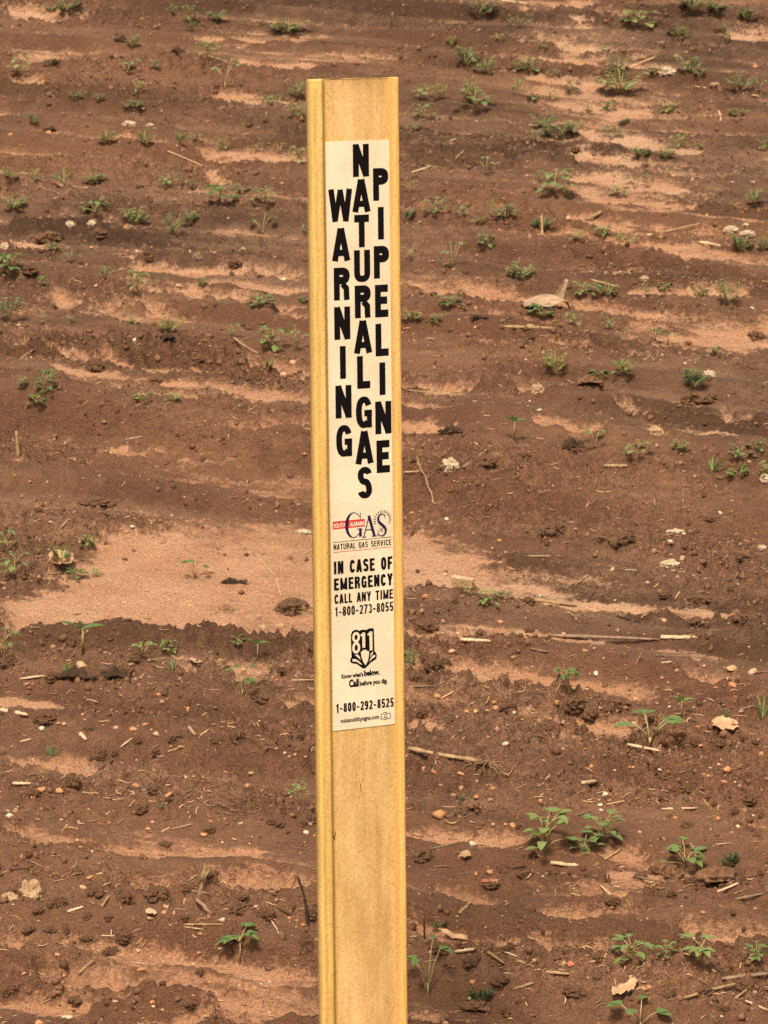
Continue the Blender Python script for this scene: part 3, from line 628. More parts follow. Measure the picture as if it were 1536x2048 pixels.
def label_for(desc, x, y):
    c = sorted(LM, key=lambda l: math.hypot(l[1]-x, (l[2]-y)*1.5)); c = [l for l in c if math.hypot(l[1]-x, (l[2]-y)*1.5) > 22]
    cand = [f'{desc} {rel(x-l[1], y-l[2])} the {l[0]}' for l in c[:3]]
    for i in range(0, 10):
        for j in range(i+1, 13):
            l, k = c[i], c[j]; cand.append(f'{desc} {rel(x-l[1], y-l[2])} the {l[0]}, {rel(x-k[1], y-k[2])} the {k[0]}')
    for t in cand:
        if len(t.replace('-', ' ').split()) <= 16 and len(t.split()) >= 4 and t not in USED: USED[t] = 1; return t
    return min(cand, key=lambda t: len(t.split()))

# ------------------------------------------------------------------ pebbles
PEB = [tuple(int(q) if q.lstrip('-').isdigit() else q for q in t.split(',')) for t in '''286,215,7,o 20,266,8,o 97,262,9,o 546,356,5,o 565,365,6,o 571,206,7,c 479,95,4,c 438,317,4,c 323,221,4,c 252,452,9,o 120,473,6,c 183,494,5,o 254,500,5,c 273,500,6,c 487,494,8,c 551,512,5,o 567,556,8,w 597,502,4,o 358,570,8,c 192,569,6,c 38,648,8,c 585,719,12,c 267,677,11,w 479,794,6,w 198,752,5,o 567,744,12,c
609,908,8,o 167,956,5,o 369,993,4,o 407,990,3,o 495,997,4,o 266,1051,8,w 302,1045,4,c 320,1039,5,c 344,1030,4,c 282,1023,3,c 102,1043,5,c 212,901,4,c 246,844,4,c 552,1021,4,o 110,1216,4,c 248,1202,6,c
162,1322,15,c 167,1360,4,c 182,1360,4,o 202,1378,4,o 217,1382,4,w 242,1392,5,o 232,1452,7,c 266,1454,11,o 290,1447,7,o 312,1465,9,c 332,1462,4,o 375,1415,8,o 359,1493,8,o 273,1520,4,c 387,1551,4,w 372,1552,5,c 406,1554,5,o 502,1545,9,c 498,1567,6,o 337,1587,12,o 272,1567,9,o 119,1578,12,o 85,1575,10,o 67,1591,9,o 193,1585,7,o 83,1455,8,w 565,1343,9,r 487,1337,8,c 519,1440,4,c 440,1485,3,w 552,1496,4,c 54,1365,8,c 129,1446,6,c 117,1445,6,c 317,1387,6,o 590,1508,5,o 554,1358,5,o
20,1627,10,w 76,1637,7,o 123,1638,5,c 133,1649,5,c 177,1620,4,c 215,1627,4,c 219,1645,6,o 286,1622,4,c 305,1641,7,o 297,1655,8,o 421,1640,7,r 415,1654,5,o 449,1637,4,c 481,1645,7,c 612,1662,8,w 583,1626,4,w 628,1630,4,w 185,1702,4,w 166,1773,8,c 181,1753,11,o 332,1810,7,c 329,1821,9,o 300,1832,10,c 445,1836,8,w 579,1835,6,o 594,1840,4,o 606,1848,7,r 79,1842,5,o 277,1899,6,c 243,1907,9,o 115,1911,6,o 283,1935,13,o 306,2000,8,o 307,2010,6,w 231,2000,7,c 325,2021,6,o 522,1967,4,w 479,1969,6,o 510,1973,6,o 419,1962,5,o 387,1990,5,o 135,2031,12,w 77,2042,10,o 440,1896,5,c 398,1905,6,o 321,1931,4,c 48,1945,6,o
1028,142,5,c 1268,78,5,c 1510,131,6,o 1465,363,5,c 1507,362,6,c 1385,357,6,c 1054,350,4,o 972,92,4,c 1373,102,5,o 1136,434,8,c 1298,466,9,c 1492,447,7,w 1506,614,8,w 1052,718,4,c 1079,818,7,w 907,537,4,c 1370,725,6,c 999,458,4,c 999,1078,6,o 946,1065,4,c 1101,1082,4,o 1012,1102,6,o 1016,1141,4,c 1001,1123,5,c 824,1023,7,o 851,1188,8,o 1441,1024,6,w 1464,1000,4,o 1463,1021,4,o 1340,1080,8,w 1366,1112,11,c 1346,1140,6,c 1341,1108,5,o 1230,1199,5,c 1201,1216,4,c 1295,1163,5,c 1152,1060,5,c 894,1036,7,w 1477,1167,5,c
917,1264,7,c 887,1265,4,c 904,1300,8,c 1052,1274,7,o 1039,1269,5,c 1128,1265,6,c 1095,1271,6,c 1002,1241,7,o 1065,1332,5,c 1192,1344,9,w 1173,1376,7,c 1171,1299,7,o 1328,1238,7,c 1290,1230,5,o 1464,1332,12,c 1504,1339,14,c 1464,1367,10,o 1432,1373,7,r 1337,1364,5,c 1498,1293,3,w 989,1402,8,o 993,1413,8,o 975,1419,6,c 950,1421,9,c 934,1419,8,o 874,1391,10,o 1028,1423,5,w 1101,1437,5,o 1045,1439,4,o 976,1473,6,o 1011,1484,8,w 1044,1495,6,c 1088,1521,5,c 1183,1530,7,o 1230,1539,5,c 1266,1533,5,o 1318,1541,7,w 1266,1450,12,c 1339,1411,5,w 1113,1402,10,o 1271,1394,8,c 1402,1490,7,o 1416,1549,7,o 1448,1560,9,o 1455,1535,12,o 1438,1529,6,c 1431,1483,5,c 1359,1478,6,o 868,1540,9,o 848,1533,10,o 922,1545,10,o 985,1575,6,o 953,1590,8,r 882,1571,5,o 1210,1584,9,w 1217,1599,9,c 1200,1608,6,w 1523,1503,11,o 1470,1563,4,w
945,1683,11,w 986,1646,8,c 1026,1647,9,o 1011,1647,5,o 922,1712,9,r 953,1745,7,o 980,1743,9,o 1086,1753,5,c 1081,1772,5,o 1202,1618,6,w 1244,1731,7,c 1280,1662,6,c 1351,1633,7,o 1436,1634,9,o 1463,1663,5,o 1506,1631,4,w 1302,1690,4,o 1225,1815,7,c 1511,1815,6,o 1364,1811,4,c 1406,1822,6,o 914,1832,5,c 946,1960,10,o 1142,1925,11,r 940,1996,6,w 892,2042,10,c 1327,1917,6,o 1288,1976,7,o 1298,1970,9,o 1255,1969,5,o 1069,1920,6,c 1443,2032,5,w 1077,1940,5,c'''.split()]
pebmesh = {}
for mk in 'cowr':
    for k in range(7):
        sq = [(1, .8, .62), (1, .9, .5), (1.1, .75, .7), (1, .85, .75), (.95, .8, .55), (1.15, .7, .6), (1, .95, .65)][k]
        v, f_ = lump(3, .34, 1.3, 200+k, sq, 3, 11)
        pebmesh[mk, k] = fast_mesh('pebble', v, f_, M[{'c': 'cream', 'o': 'orange', 'w': 'white', 'r': 'red'}[mk]])
CN = {'c': ('cream', 'buff', 'pale tan'), 'o': ('orange', 'rusty orange', 'orange tan'), 'w': ('white', 'off-white', 'whitish'), 'r': ('red', 'brick red', 'reddish')}
SH = ('rounded', 'flat', 'oval', 'chunky', 'thin', 'long', 'round')
for i, (x, y, r, c) in enumerate(PEB):
    p = at(x, y+r*.5); k = (i*5) % 7; s = r*mpp(p)*.92
    o = link('pebble', pebmesh[c, k], None, (p[0], p[1], p[2]+s*.06)); o.scale = (s, s, s)
    o.rotation_euler = (random.uniform(-.35, .35), random.uniform(-.35, .35), random.uniform(0, 6.28))
    size = 'tiny' if r < 5 else 'small' if r < 8 else 'medium' if r < 11 else 'large'
    d = f'{size} {CN[c][0]} {SH[k]} pebble'
    if (x, y) == (162, 1322): lab_ = 'big cream stone perched on the charred dark leaf at left'
    else: lab_ = label_for(d, x, y)
    tag(o, lab_, 'pebble', 'pebbles lying on the field')

# ------------------------------------------------------------------ seedlings
def leaf(base, dirv, length, width, droop=.25, fold=.25, lobes=0, n_=6, up=None):
    """ovate leaf blade from base along dirv"""
    d = Vector(dirv).normalized(); s = d.cross(Vector((0, 0, 1))); s = s.normalized() if s.length > .05 else Vector((1, 0, 0)); q = s.cross(d)
    V_, F_ = [], []; base = Vector(base)
    for i in range(n_+1):
        t = i/n_; wv = width*.5*(math.sin(math.pi*min(1, t**.75*1.0))**.8 if t < 1 else 0)+.0003
        if lobes: wv *= 1+.38*math.sin(t*math.pi*2*lobes+.6)
        c = base+d*(t*length)-Vector((0, 0, 1))*(droop*length*t*t)
        for j, k in enumerate((-1, -.5, 0, .5, 1)): V_.append(c+s*(k*wv)+q*(abs(k)*wv*fold))
    for i in range(n_):
        for j in range(4): a = i*5+j; F_.append((a, a+1, a+6, a+5))
    return V_, F_
def plant_proto(kind, seed):
    """unit-sized plant (about 1 wide, 1 tall): stem parts and leaf parts"""
    rn = random.Random(seed); st, lf = [], []
    def petiole(a, b_, r=.016, sag=.06):
        a, b_ = Vector(a), Vector(b_); m_ = (a+b_)/2+Vector((0, 0, sag)); st.append(tube([a, m_, b_], [r, r*.8, r*.6], 5))
    if kind == 'bush':
        nl = rn.randint(9, 14); main = [(0, 0, -.05), (rn.uniform(-.04, .04), 0, .3), (rn.uniform(-.06, .06), 0, .62)]; st.append(tube(main, [.026, .022, .016], 6))
        for i in range(nl):
            a = i*2.4+rn.uniform(-.4, .4); z = .2+.75*(i/nl)+rn.uniform(-.1, .1); r = rn.uniform(.14, .46)*(1.2-.5*i/nl)
            tip = (math.cos(a)*r, math.sin(a)*r, min(z+.1, .9)); petiole((0, 0, z*.6), tip)
            for da in ((-.6, .6) if rn.random() < .45 else (0,)):
                lf.append(leaf(tip, (math.cos(a+da), math.sin(a+da), rn.uniform(-.35, .55)), rn.uniform(.26, .40), rn.uniform(.20, .30), rn.uniform(.1, .5), rn.uniform(.05, .35)))
    elif kind == 'lobed':
        st.append(tube([(0, 0, -.05), (.02, 0, .35), (0, 0, .7)], [.028, .024, .018], 6))
        for i in range(5):
            a = i*2.2+rn.uniform(-.5, .5); r = rn.uniform(.12, .3); tip = (math.cos(a)*r, math.sin(a)*r, rn.uniform(.55, .9)); petiole((0, 0, .55), tip)
            for da in (-.8, 0, .8): lf.append(leaf(tip, (math.cos(a+da), math.sin(a+da), rn.uniform(-.2, .3)), (.32 if da else .42), .24, .25, .2, 1))
    elif kind == 'two':
        st.append(tube([(0, 0, -.05), (.01, 0, .3), (0, 0, .45)], [.03, .028, .024], 6))
        for sx_, z, L_ in ((-1, .55, .52), (1, .25, .48), (-.2, .5, .22)):
            lf.append(leaf((0, 0, .42), (sx_, rn.uniform(-.3, .1), z), L_, .24, .15, .3))
    elif kind == 'sprawl':
        for i in range(4):
            a = (0.15, 2.9, 1.2, 4.4)[i]+rn.uniform(-.25, .25); r = rn.uniform(.28, .42); tip = (math.cos(a)*r, math.sin(a)*r*.8, rn.uniform(.5, .85)); petiole((0, 0, 0), tip, .018, .12)
            for da in (-.5, .5) if i < 2 else (0,): lf.append(leaf(tip, (math.cos(a+da), math.sin(a+da), .1), rn.uniform(.28, .38), rn.uniform(.24, .30), .25, .25))
        st.append(tube([(0, 0, -.05), (0, 0, .2)], [.03, .024], 6))
    elif kind == 'fern':
        for i in range(rn.randint(6, 11)):
            a = i*2.4+rn.uniform(-.5, .5); r = rn.uniform(.18, .55); tip = Vector((math.cos(a)*r, math.sin(a)*r, rn.uniform(.35, .95))); petiole((0, 0, 0), tip, .013, .1)
            for k in range(5):
                p_ = tip*(.5+.11*k)+Vector((0, 0, .06)); 
                for sd_ in (-1, 1): lf.append(leaf(p_, (math.cos(a+sd_*1.1), math.sin(a+sd_*1.1), rn.uniform(-.1, .5)), rn.uniform(.13, .24), rn.uniform(.07, .13), .3, .2, 0, 4))
    elif kind == 'grass':
        for i in range(16):
            a = rn.uniform(0, 6.28); r = rn.uniform(.1, .5); p1 = Vector((math.cos(a)*r, math.sin(a)*r, rn.uniform(.5, 1)))
            lf.append(leaf((math.cos(a)*.04, math.sin(a)*.04, 0), p1, p1.length*1.1, .045, .25, .3, 0, 5))
        st.append(tube([(0, 0, -.05), (0, 0, .25)], [.04, .03], 5))
    return join(st), join(lf)
PROT = {}
for kd, cnt in (('bush', 4), ('lobed', 2), ('two', 2), ('sprawl', 3), ('fern', 4), ('grass', 2)):
    for k in range(cnt):
        a, c = plant_proto(kd, 31+k*7+len(kd))
        v = np.array([tuple(q) for q in c[0]]); sc_ = 1/max(v[:, 0].max()-v[:, 0].min(), .1); sz = 1/max(v[:, 2].max(), .1)
        fix = lambda P_: [(q[0]*sc_, q[1]*sc_, q[2]*sz) for q in P_]
        PROT[kd, k] = (mesh('stem', fix(a[0]), a[1], M['stem']), [mesh('foliage', fix(c[0]), c[1], M[mm]) for mm in ('leaf', 'leafy', 'leafd', 'leafp')])
PL = '''135,30,70,28,f 100,24,40,18,f 345,30,36,22,f 380,50,38,38,b 385,62,30,20,f 430,42,60,20,f 575,70,80,34,f 45,152,60,42,b 100,134,32,20,f 270,95,38,28,f 415,120,56,34,b 310,140,28,24,f 255,148,60,28,s 450,178,70,58,s 275,195,36,30,b 270,218,50,18,f 150,205,42,28,f 545,210,50,22,b 595,200,46,36,f 600,240,50,30,b 200,202,30,14,f 65,252,30,24,f 215,290,50,30,y 290,292,46,36,f 360,290,36,25,f 395,288,30,22,b 445,302,36,26,b 510,308,30,22,s 560,308,30,22,s 597,326,40,34,b 20,362,55,28,f 70,366,36,26,b 130,372,64,32,f 190,368,62,22,f 340,374,62,26,b 385,378,32,20,f 440,404,84,36,b 530,408,60,32,b 480,388,40,22,f
30,420,60,28,f 190,436,74,36,b 270,452,64,38,f 345,470,42,48,f 380,452,44,32,f 525,470,62,42,s 615,472,28,24,b 105,502,36,20,f 145,528,44,26,s 20,556,66,50,b 85,575,28,24,b 210,560,32,28,f 275,582,48,38,b 405,578,24,24,f 525,612,62,24,b 605,606,26,14,y 15,645,54,52,f 85,648,26,20,b 140,646,26,14,b 265,648,32,18,b 340,668,52,40,y 470,674,38,28,b 545,700,64,48,b 595,704,54,52,s 540,738,32,24,y 45,780,36,28,y 90,796,60,52,b 75,814,46,26,b 285,804,50,20,b 345,804,42,18,b
15,1108,56,54,b 120,1128,62,42,f 175,1096,40,26,b 30,1156,74,54,b 150,1156,56,20,b 195,1154,26,18,b 390,1158,64,46,s 10,1316,86,60,b 165,1308,102,74,t 285,1312,70,34,s 335,1306,42,30,b 345,1344,38,30,g 475,1292,40,22,b 515,1322,52,50,t 485,1394,86,66,s 105,1514,42,24,g 595,1604,58,44,b 135,1350,36,28,g 322,1622,16,16,y 480,1928,96,78,l
955,40,72,46,f 1040,56,50,26,f 1275,56,84,34,b 1380,24,72,30,f 1430,26,60,26,f 1490,40,46,22,f 1360,82,40,32,y 1455,90,22,44,y 905,94,26,22,y 1000,84,30,16,b 1085,100,32,14,b 1125,104,30,12,b 1205,104,36,14,b 930,136,62,42,f 970,150,58,40,f 1055,148,82,32,b 1110,152,26,14,b 1235,146,48,36,f 1240,190,98,54,f 1310,154,38,28,b 1380,146,62,36,f 1400,156,40,22,f 1480,180,60,30,f 1520,186,42,26,s 855,198,72,28,b 885,200,26,36,y 940,208,50,56,y 950,220,96,42,b 1035,190,38,32,b 1065,206,42,30,b 1100,202,32,22,b 845,238,56,30,b 1145,190,36,28,d 830,262,36,16,y 1090,256,62,28,f 1120,278,84,36,f 1070,278,32,18,b 1175,222,22,14,b 1215,222,38,22,d 1335,228,50,24,b 1250,248,28,14,f 1470,234,42,16,f 1220,274,52,20,b 1355,298,52,28,b 1400,298,22,14,y 1525,302,38,24,b 1330,320,42,32,f 1280,314,42,18,f 970,352,46,40,s 1110,390,88,52,b 1235,390,42,20,b 1270,378,62,30,s 1510,414,52,40,f 820,388,42,26,s 870,430,74,34,b
820,440,34,22,f 925,430,32,20,b 960,450,30,16,y 1010,440,68,36,f 1085,460,52,28,f 905,536,64,52,s 970,496,42,28,b 820,524,36,36,s 1155,482,38,20,b 1205,474,42,22,b 1240,484,32,22,b 1265,490,36,16,b 1480,504,52,36,f 1040,562,62,40,f 1165,594,52,30,b 1215,594,52,28,f 1290,590,42,22,b 1330,584,36,18,b 1405,594,46,22,y 1455,610,52,50,y 1525,504,32,32,f 900,614,62,22,b 825,644,50,26,y 870,650,36,20,b 1080,634,62,28,b 1145,650,42,24,b 1220,658,48,22,b 1245,684,32,30,s 1310,682,42,26,t 1335,692,56,28,t 1110,754,52,50,y 1195,760,42,20,b 1245,754,56,32,b 1385,780,62,44,f 1430,714,26,22,f
1028,880,58,50,t 1190,900,66,44,s 1275,918,68,36,b 1425,944,62,30,g 1360,904,42,26,y 1478,918,60,28,b 1520,908,34,28,b 1480,954,60,20,f 1530,954,40,30,b 975,1212,62,38,b 1003,1198,44,22,f 930,1188,26,20,b 1138,1394,66,62,l 1300,1492,160,72,w 1362,1438,60,52,t 1525,1440,54,52,g 1450,1440,26,28,g 820,1344,28,52,f
1090,1714,126,100,B 1205,1694,112,74,B 1170,1708,104,42,B 1370,1738,120,58,B 855,1992,112,124,w 1262,1924,96,50,B 1330,1918,62,36,b 1402,1930,96,60,l 1512,1924,72,40,B 958,2014,54,44,D 1280,2056,140,56,w 882,1864,42,26,D 932,1612,42,24,D 1462,1736,42,34,D'''.split()
KD = {'f': ('fern', 4, 'feathery', 0), 'b': ('bush', 4, 'leafy', 0), 's': ('sprawl', 3, 'sparse', 0), 'y': ('fern', 4, 'yellow-green', 1), 't': ('two', 2, 'two-leaved', 0), 'g': ('grass', 2, 'grassy', 0), 'd': ('bush', 4, 'dark', 2),
      'l': ('lobed', 2, 'lobed-leaf', 0), 'w': ('sprawl', 3, 'spreading', 0), 'B': ('bush', 4, 'broad-leaved', 0), 'D': ('fern', 4, 'dark', 2)}
SPECIAL = {(1090, 1714): 'bushy big-leaved seedling with tall stems at the lower right', (165, 1308): 'upright two-leaved seedling on the ridge before the sandy flat', (390, 1158): 'lone seedling growing out of the wide sandy flat', (480, 1928): 'lobed-leaf seedling below the crossed grey stalks',
           (1300, 1492): 'sprawling two-leaved seedling with long thin stalks by the dead leaf', (90, 796): 'dense yellow-green seedling at left, alone above the long bank'}
for i, t in enumerate(PL):
    x, y, wd, ht, kc = t.split(','); x, y, wd, ht = int(x), int(y), int(wd), int(ht); kd, cnt, word, ci = KD[kc]
    if ci == 0 and y < 700 and (i % 4 or y < 330): ci = 3
    if (x, y) == (90, 796): ci = 0
    p = at(x, min(y, 2046) if y < 2047 else y); k = (i*3+x) % cnt; mp = mpp(p)
    r = empty('seedling', Vector(p)); kf = 1.02 if y < 1000 else .95; r.scale = (wd*mp*kf, wd*mp*kf, ht*mp*kf); flip = 1
    r.rotation_euler = (0, 0, random.uniform(-.5, .5) if kd == 'two' else random.uniform(-1, 1) if kc == 'w' else random.uniform(0, 6.28))
    st, lf = PROT[kd, k]; link('stem', st, r); link('foliage', lf[ci], r)
    size = 'tiny' if wd < 34 else 'small' if wd < 50 else 'medium' if wd < 75 else 'large'
    tag(r, SPECIAL.get((x, y)) or label_for(f'{size} {word} green seedling' if kc not in 'ydD' else f'{size} {word} seedling', x, y), 'seedling', 'green seedlings dotted over the field')

# ------------------------------------------------------------------ stalks, straws and twigs: x0,y0,x1,y1,thickness px, look
ST = '''467,677,515,708,7,tan 40,721,69,702,5,tan 54,716,56,737,3,tan 533,490,567,471,3,grey 180,521,270,509,3,dark 417,116,456,126,4,straw 367,219,412,194,4,grey 306,292,410,335,4,straw 250,883,285,876,3,pale 506,1106,552,1156,4,straw 552,1156,562,1192,3,straw 612,860,627,865,3,pale 258,1337,329,1323,5,pale 40,1360,94,1354,7,pale 0,1431,56,1442,11,pale 25,1567,62,1569,8,pale 377,1456,390,1475,8,tan 400,1473,419,1462,5,straw 242,1496,265,1481,6,pale 304,1500,319,1492,6,grey 335,1506,369,1496,4,straw 302,1517,329,1517,3,pale 160,1475,173,1487,9,pale 42,1487,62,1483,6,straw 583,1362,635,1362,3,straw 196,1542,229,1521,4,dark
362,1792,421,1800,7,grey 392,1800,440,1846,9,grey 546,1787,592,1754,5,tan 135,1829,167,1817,8,pale 204,1815,219,1792,7,tan 158,1958,187,1931,9,tan 202,1874,231,1875,4,pale 369,1850,446,1851,4,straw 369,1857,408,1861,4,pale 273,1892,287,1879,6,tan 542,1844,558,1873,4,pale 554,1817,583,1833,4,dark 323,1665,340,1656,4,straw 342,1662,387,1650,7,grey
887,291,948,266,4,straw 911,320,927,303,3,straw 824,347,863,335,7,pale 1261,136,1312,116,6,straw 1390,175,1521,194,5,straw 1436,223,1441,245,6,pale 1467,345,1489,337,4,straw 999,2,1067,12,7,pale 1329,466,1402,449,5,straw 1397,487,1441,495,9,pale 1004,657,1110,662,9,tan 1132,762,1164,776,5,tan 809,781,931,791,3,straw 807,948,841,944,4,pale 926,941,975,904,8,grey 1208,934,1256,934,9,tan 1055,1116,1125,1116,6,tan 1251,1146,1276,1146,5,pale 1176,1206,1196,1174,4,dark 1149,1172,1179,1152,6,grey 1038,1201,1154,1215,10,tan
1101,1273,1319,1283,9,grey 1322,1280,1395,1278,12,pale 921,1290,982,1291,9,pale 1062,1302,1098,1309,6,grey 1234,1234,1281,1247,6,dark 1312,1314,1380,1318,6,grey 1322,1327,1344,1330,6,pale 1256,1491,1322,1508,8,pale 1213,1618,1280,1601,4,straw 1164,1571,1193,1567,11,pale 882,1399,907,1385,5,straw 1067,1596,1094,1596,3,straw 999,1748,1052,1734,7,dark 1101,1729,1157,1734,11,pale 1188,1734,1244,1700,5,tan 1322,1622,1395,1622,7,pale 1434,1785,1477,1768,7,pale 1431,1690,1465,1687,4,straw 909,1908,953,1901,9,pale 819,1894,873,1879,7,tan 975,1906,1011,1930,9,tan 1004,1908,1035,1920,7,pale 919,1833,943,1809,8,tan 1028,1981,1069,1967,8,tan 1091,1947,1140,1950,9,tan 1443,1962,1545,1948,10,grey 1368,2001,1480,1969,8,tan 1446,2022,1494,1988,7,tan 1250,1990,1290,1975,6,tan 1490,2010,1536,2030,7,pale 20,1750,60,1745,6,dark 60,1725,95,1740,5,grey 1171,442,1205,428,10,tan 1180,560,1240,575,4,straw 860,1700,905,1690,5,grey 1380,1690,1395,1730,4,tan 1140,1790,1190,1800,5,straw 1270,1755,1340,1770,6,grey 1200,1775,1230,1800,5,pale 1470,1800,1530,1790,7,grey 1130,1640,1180,1625,5,grey 940,1375,985,1365,4,dark 825,1375,880,1373,4,grey 1480,1420,1510,1415,6,grey'''.split()
STW = {'tan': 'tan stalk', 'grey': 'weathered grey stalk', 'pale': 'bleached pale stalk', 'straw': 'thin straw', 'dark': 'dark twig'}
STSP = {(467, 677): 'slanting tan stalk lying beside the post at mid height', (1101, 1273): 'long grey stalk lying level right of the post', (1322, 1280): 'splintered pale end piece continuing the long grey stalk', (1390, 175): 'long straw lying at the upper right beyond the wheel track',
        (1004, 657): 'sandy log half buried below the curled dry husk', (1443, 1962): 'pale grey stalk running off the right edge near the bottom', (909, 1908): 'short white chip lying by the right side of the post near the bottom', (1234, 1234): 'small black twig above the long grey stalk',
        (506, 1106): 'long thin straw slanting across the wide sandy flat', (392, 1800): 'thicker of two crossed grey stalks lying on the ridge', (362, 1792): 'level one of two crossed grey stalks lying on the ridge'}
def stick(a_px, b_px, th, look, seed, lift=.5, flat=.8, name='dry_stalk', bend=.03):
    A, B = at(*a_px), at(*b_px); mp = mpp((A+B)/2); r = th*mp*.5; rn = random.Random(seed); n_ = 9; pts = []
    L = np.linalg.norm(B-A); side = np.cross(B-A, [0, 0, 1.]); side /= max(np.linalg.norm(side), 1e-6); bo = rn.uniform(-1, 1)*bend
    zl = []
    for i in range(n_):
        t = i/(n_-1); p = A+(B-A)*t+side*L*bo*math.sin(math.pi*t)+side*r*rn.uniform(-.3, .3); g = hz(p[0], p[1]); pts.append(p); zl.append(g)
    lin = np.linspace(zl[0], zl[-1], n_); off = max(0, float(np.percentile(np.array(zl)-lin, 70)))
    for i, p in enumerate(pts): p[2] = lin[i]+off*.8+r*lift
    o = pts[0].copy(); rad = [r*(1-.25*i/(n_-1))*rn.uniform(.82, 1.12) for i in range(n_)]; rad[0] *= .75; rad[-1] *= .5
    v, f_ = tube([p-o for p in pts], rad, 7, flat, seed, .16)
    return link(name, mesh(name, v, f_, M[look]), None, Vector(o))
for i, t in enumerate(ST):
    x0, y0, x1, y1, th, look = t.split(','); x0, y0, x1, y1, th = map(int, (x0, y0, x1, y1, th))
    o = stick((x0, y0), (x1, y1), th*(1.05 if th >= 8 else .9), look, i)
    ln_ = math.hypot(x1-x0, y1-y0); size = 'short' if ln_ < 35 else 'long' if ln_ > 75 else 'medium-length'
    tag(o, STSP.get((x0, y0)) or label_for(f'{size} {STW[look]}', (x0+x1)/2, (y0+y1)/2), 'twig' if look == 'dark' else 'straw' if look == 'straw' else 'stalk', 'dry stalks and twigs on the soil')

# black upright stick and the broken stump (they stand up out of the soil)
def upright(base_px, top_px, th, look, name, lab_, cat, seed, depth=0.0, mids=()):
    A = at(*base_px); mp = mpp(A)
    def P_(q): return A+np.array([(q[0]-base_px[0])*mp, depth*(base_px[1]-q[1])*mp, (base_px[1]-q[1])*mp])
    pts = [A-np.array([0, 0, .01])]+[P_(m_) for m_ in mids]+[P_(top_px)]
    pts = [pts[0]+(pts[0]-pts[1])*0]+pts[0:]; pts = pts[1:]
    dense = []
    for i in range(len(pts)-1):
        for t in np.linspace(0, 1, 5, endpoint=False): dense.append(pts[i]*(1-t)+pts[i+1]*t)
    dense.append(pts[-1]); k = len(dense)
    v, f_ = tube([q-A for q in dense], [th*mp*.5*(1.15-.45*i/(k-1)) for i in range(k)], 7, .9, seed, .18)
    return tag(link(name, mesh(name, v, f_, M[look]), None, Vector(A)), lab_, cat)
upright((617, 1850), (596, 1751), 7, 'dark', 'dry_stick', 'black upright stick leaning beside the left side of the post', 'stick', 3, 0, [(613, 1815), (607, 1785)])
upright((849, 1878), (848, 1832), 5, 'dark', 'dry_stick', 'short black stick standing by the right side of the post near the bottom', 'stick', 4)
stump = upright((396, 1785), (412, 1744), 11, 'grey', 'stalk_stump', 'broken stalk stump with a splintered top on the left ridge', 'stump', 5, .1)
A = np.array(stump.location); mp = mpp(A); parts = []; tp = Vector((18*mp, 4.7*mp, 47*mp))
for k in range(11):
    rn = random.Random(k+3); b0 = tp*rn.uniform(.25, .7)+Vector((rn.uniform(-4, 4)*mp, rn.uniform(-4, 4)*mp, 0)); e0 = tp*rn.uniform(.95, 1.2)+Vector((rn.uniform(-7, 13)*mp, rn.uniform(-5, 5)*mp, rn.uniform(-6, 4)*mp)); parts.append(tube([b0, b0*.5+e0*.5, e0], [2.6*mp, 2.2*mp, .6*mp], 5, .6))
v, f_ = join(parts); link('splinters', mesh('splinters', v, f_, M['tan']), stump)
upright((868, 1009), (834, 917), 3, 'straw', 'withered_shoot', 'curly dry stem standing by the post near the bank', 'stem', 6, .3, [(864, 990), (856, 975), (851, 955), (840, 940)])
upright((1085, 440/440*470), (1083, 432), 5, 'straw', 'withered_shoot', 'short pale stem standing right of the post near the word PIPELINE', 'stem', 8)
upright((37, 905), (33, 862), 9, 'tan', 'withered_shoot', 'short tan stub standing on the bank face at the left edge', 'stem', 9, .1)
upright((1266, 1330), (1283, 1305), 5, 'grey', 'withered_shoot', 'forked grey stub standing just below the long grey stalk', 'stem', 10, .1)
upright((1128, 1548), (1128, 1540), 5, 'dark', 'withered_shoot', 'tiny dark stub standing between the root-ended stalk and the pebbles at right', 'stem', 11)
upright((371, 1895), (369, 1870), 4, 'grey', 'withered_shoot', 'tiny grey stub standing below the pale straws on the left ridge', 'stem', 12)

# ------------------------------------------------------------------ bent stalk with a root tuft
def fibres(n_, R0, L, seed, rmin=.0006, rmax=.0014, up=.5):
    rn = random.Random(seed); out_ = []
    for i in range(n_):
        a = rn.uniform(0, 6.28); e = rn.uniform(-.1, 1.2); d = Vector((math.cos(a)*math.cos(e), math.sin(a)*math.cos(e), math.sin(e)*up+.1)); p = d*R0*rn.uniform(.5, .95)
        q = d.cross(Vector((0, 0, 1))).normalized()*rn.uniform(-1, 1)*L*.6; l = L*rn.uniform(.4, 1.1); r = rn.uniform(rmin, rmax)
        pts = [p, p+d*l*.4+q*.35, p+d*l*.72+q*.8-Vector((0, 0, .1*l)), p+d*l*.9+q*1.3-Vector((0, 0, .45*l))]
        out_.append(tube(pts, [r, r*.9, r*.7, r*.4], 4))
    return join(out_)
rs = stick((817, 1511), (958, 1536), 12, 'tan', 77, 1.5, .85, 'rooted_stalk', .06); tag(rs, 'root-ended stalk curving away from the right side of the post', 'stalk')
E_ = at(965, 1540); v, f_ = fibres(34, .008, .03, 5); k = link('roots', mesh('roots', v, f_, M['root']), rs, Vector(E_)-rs.location+Vector((0, 0, .004)))

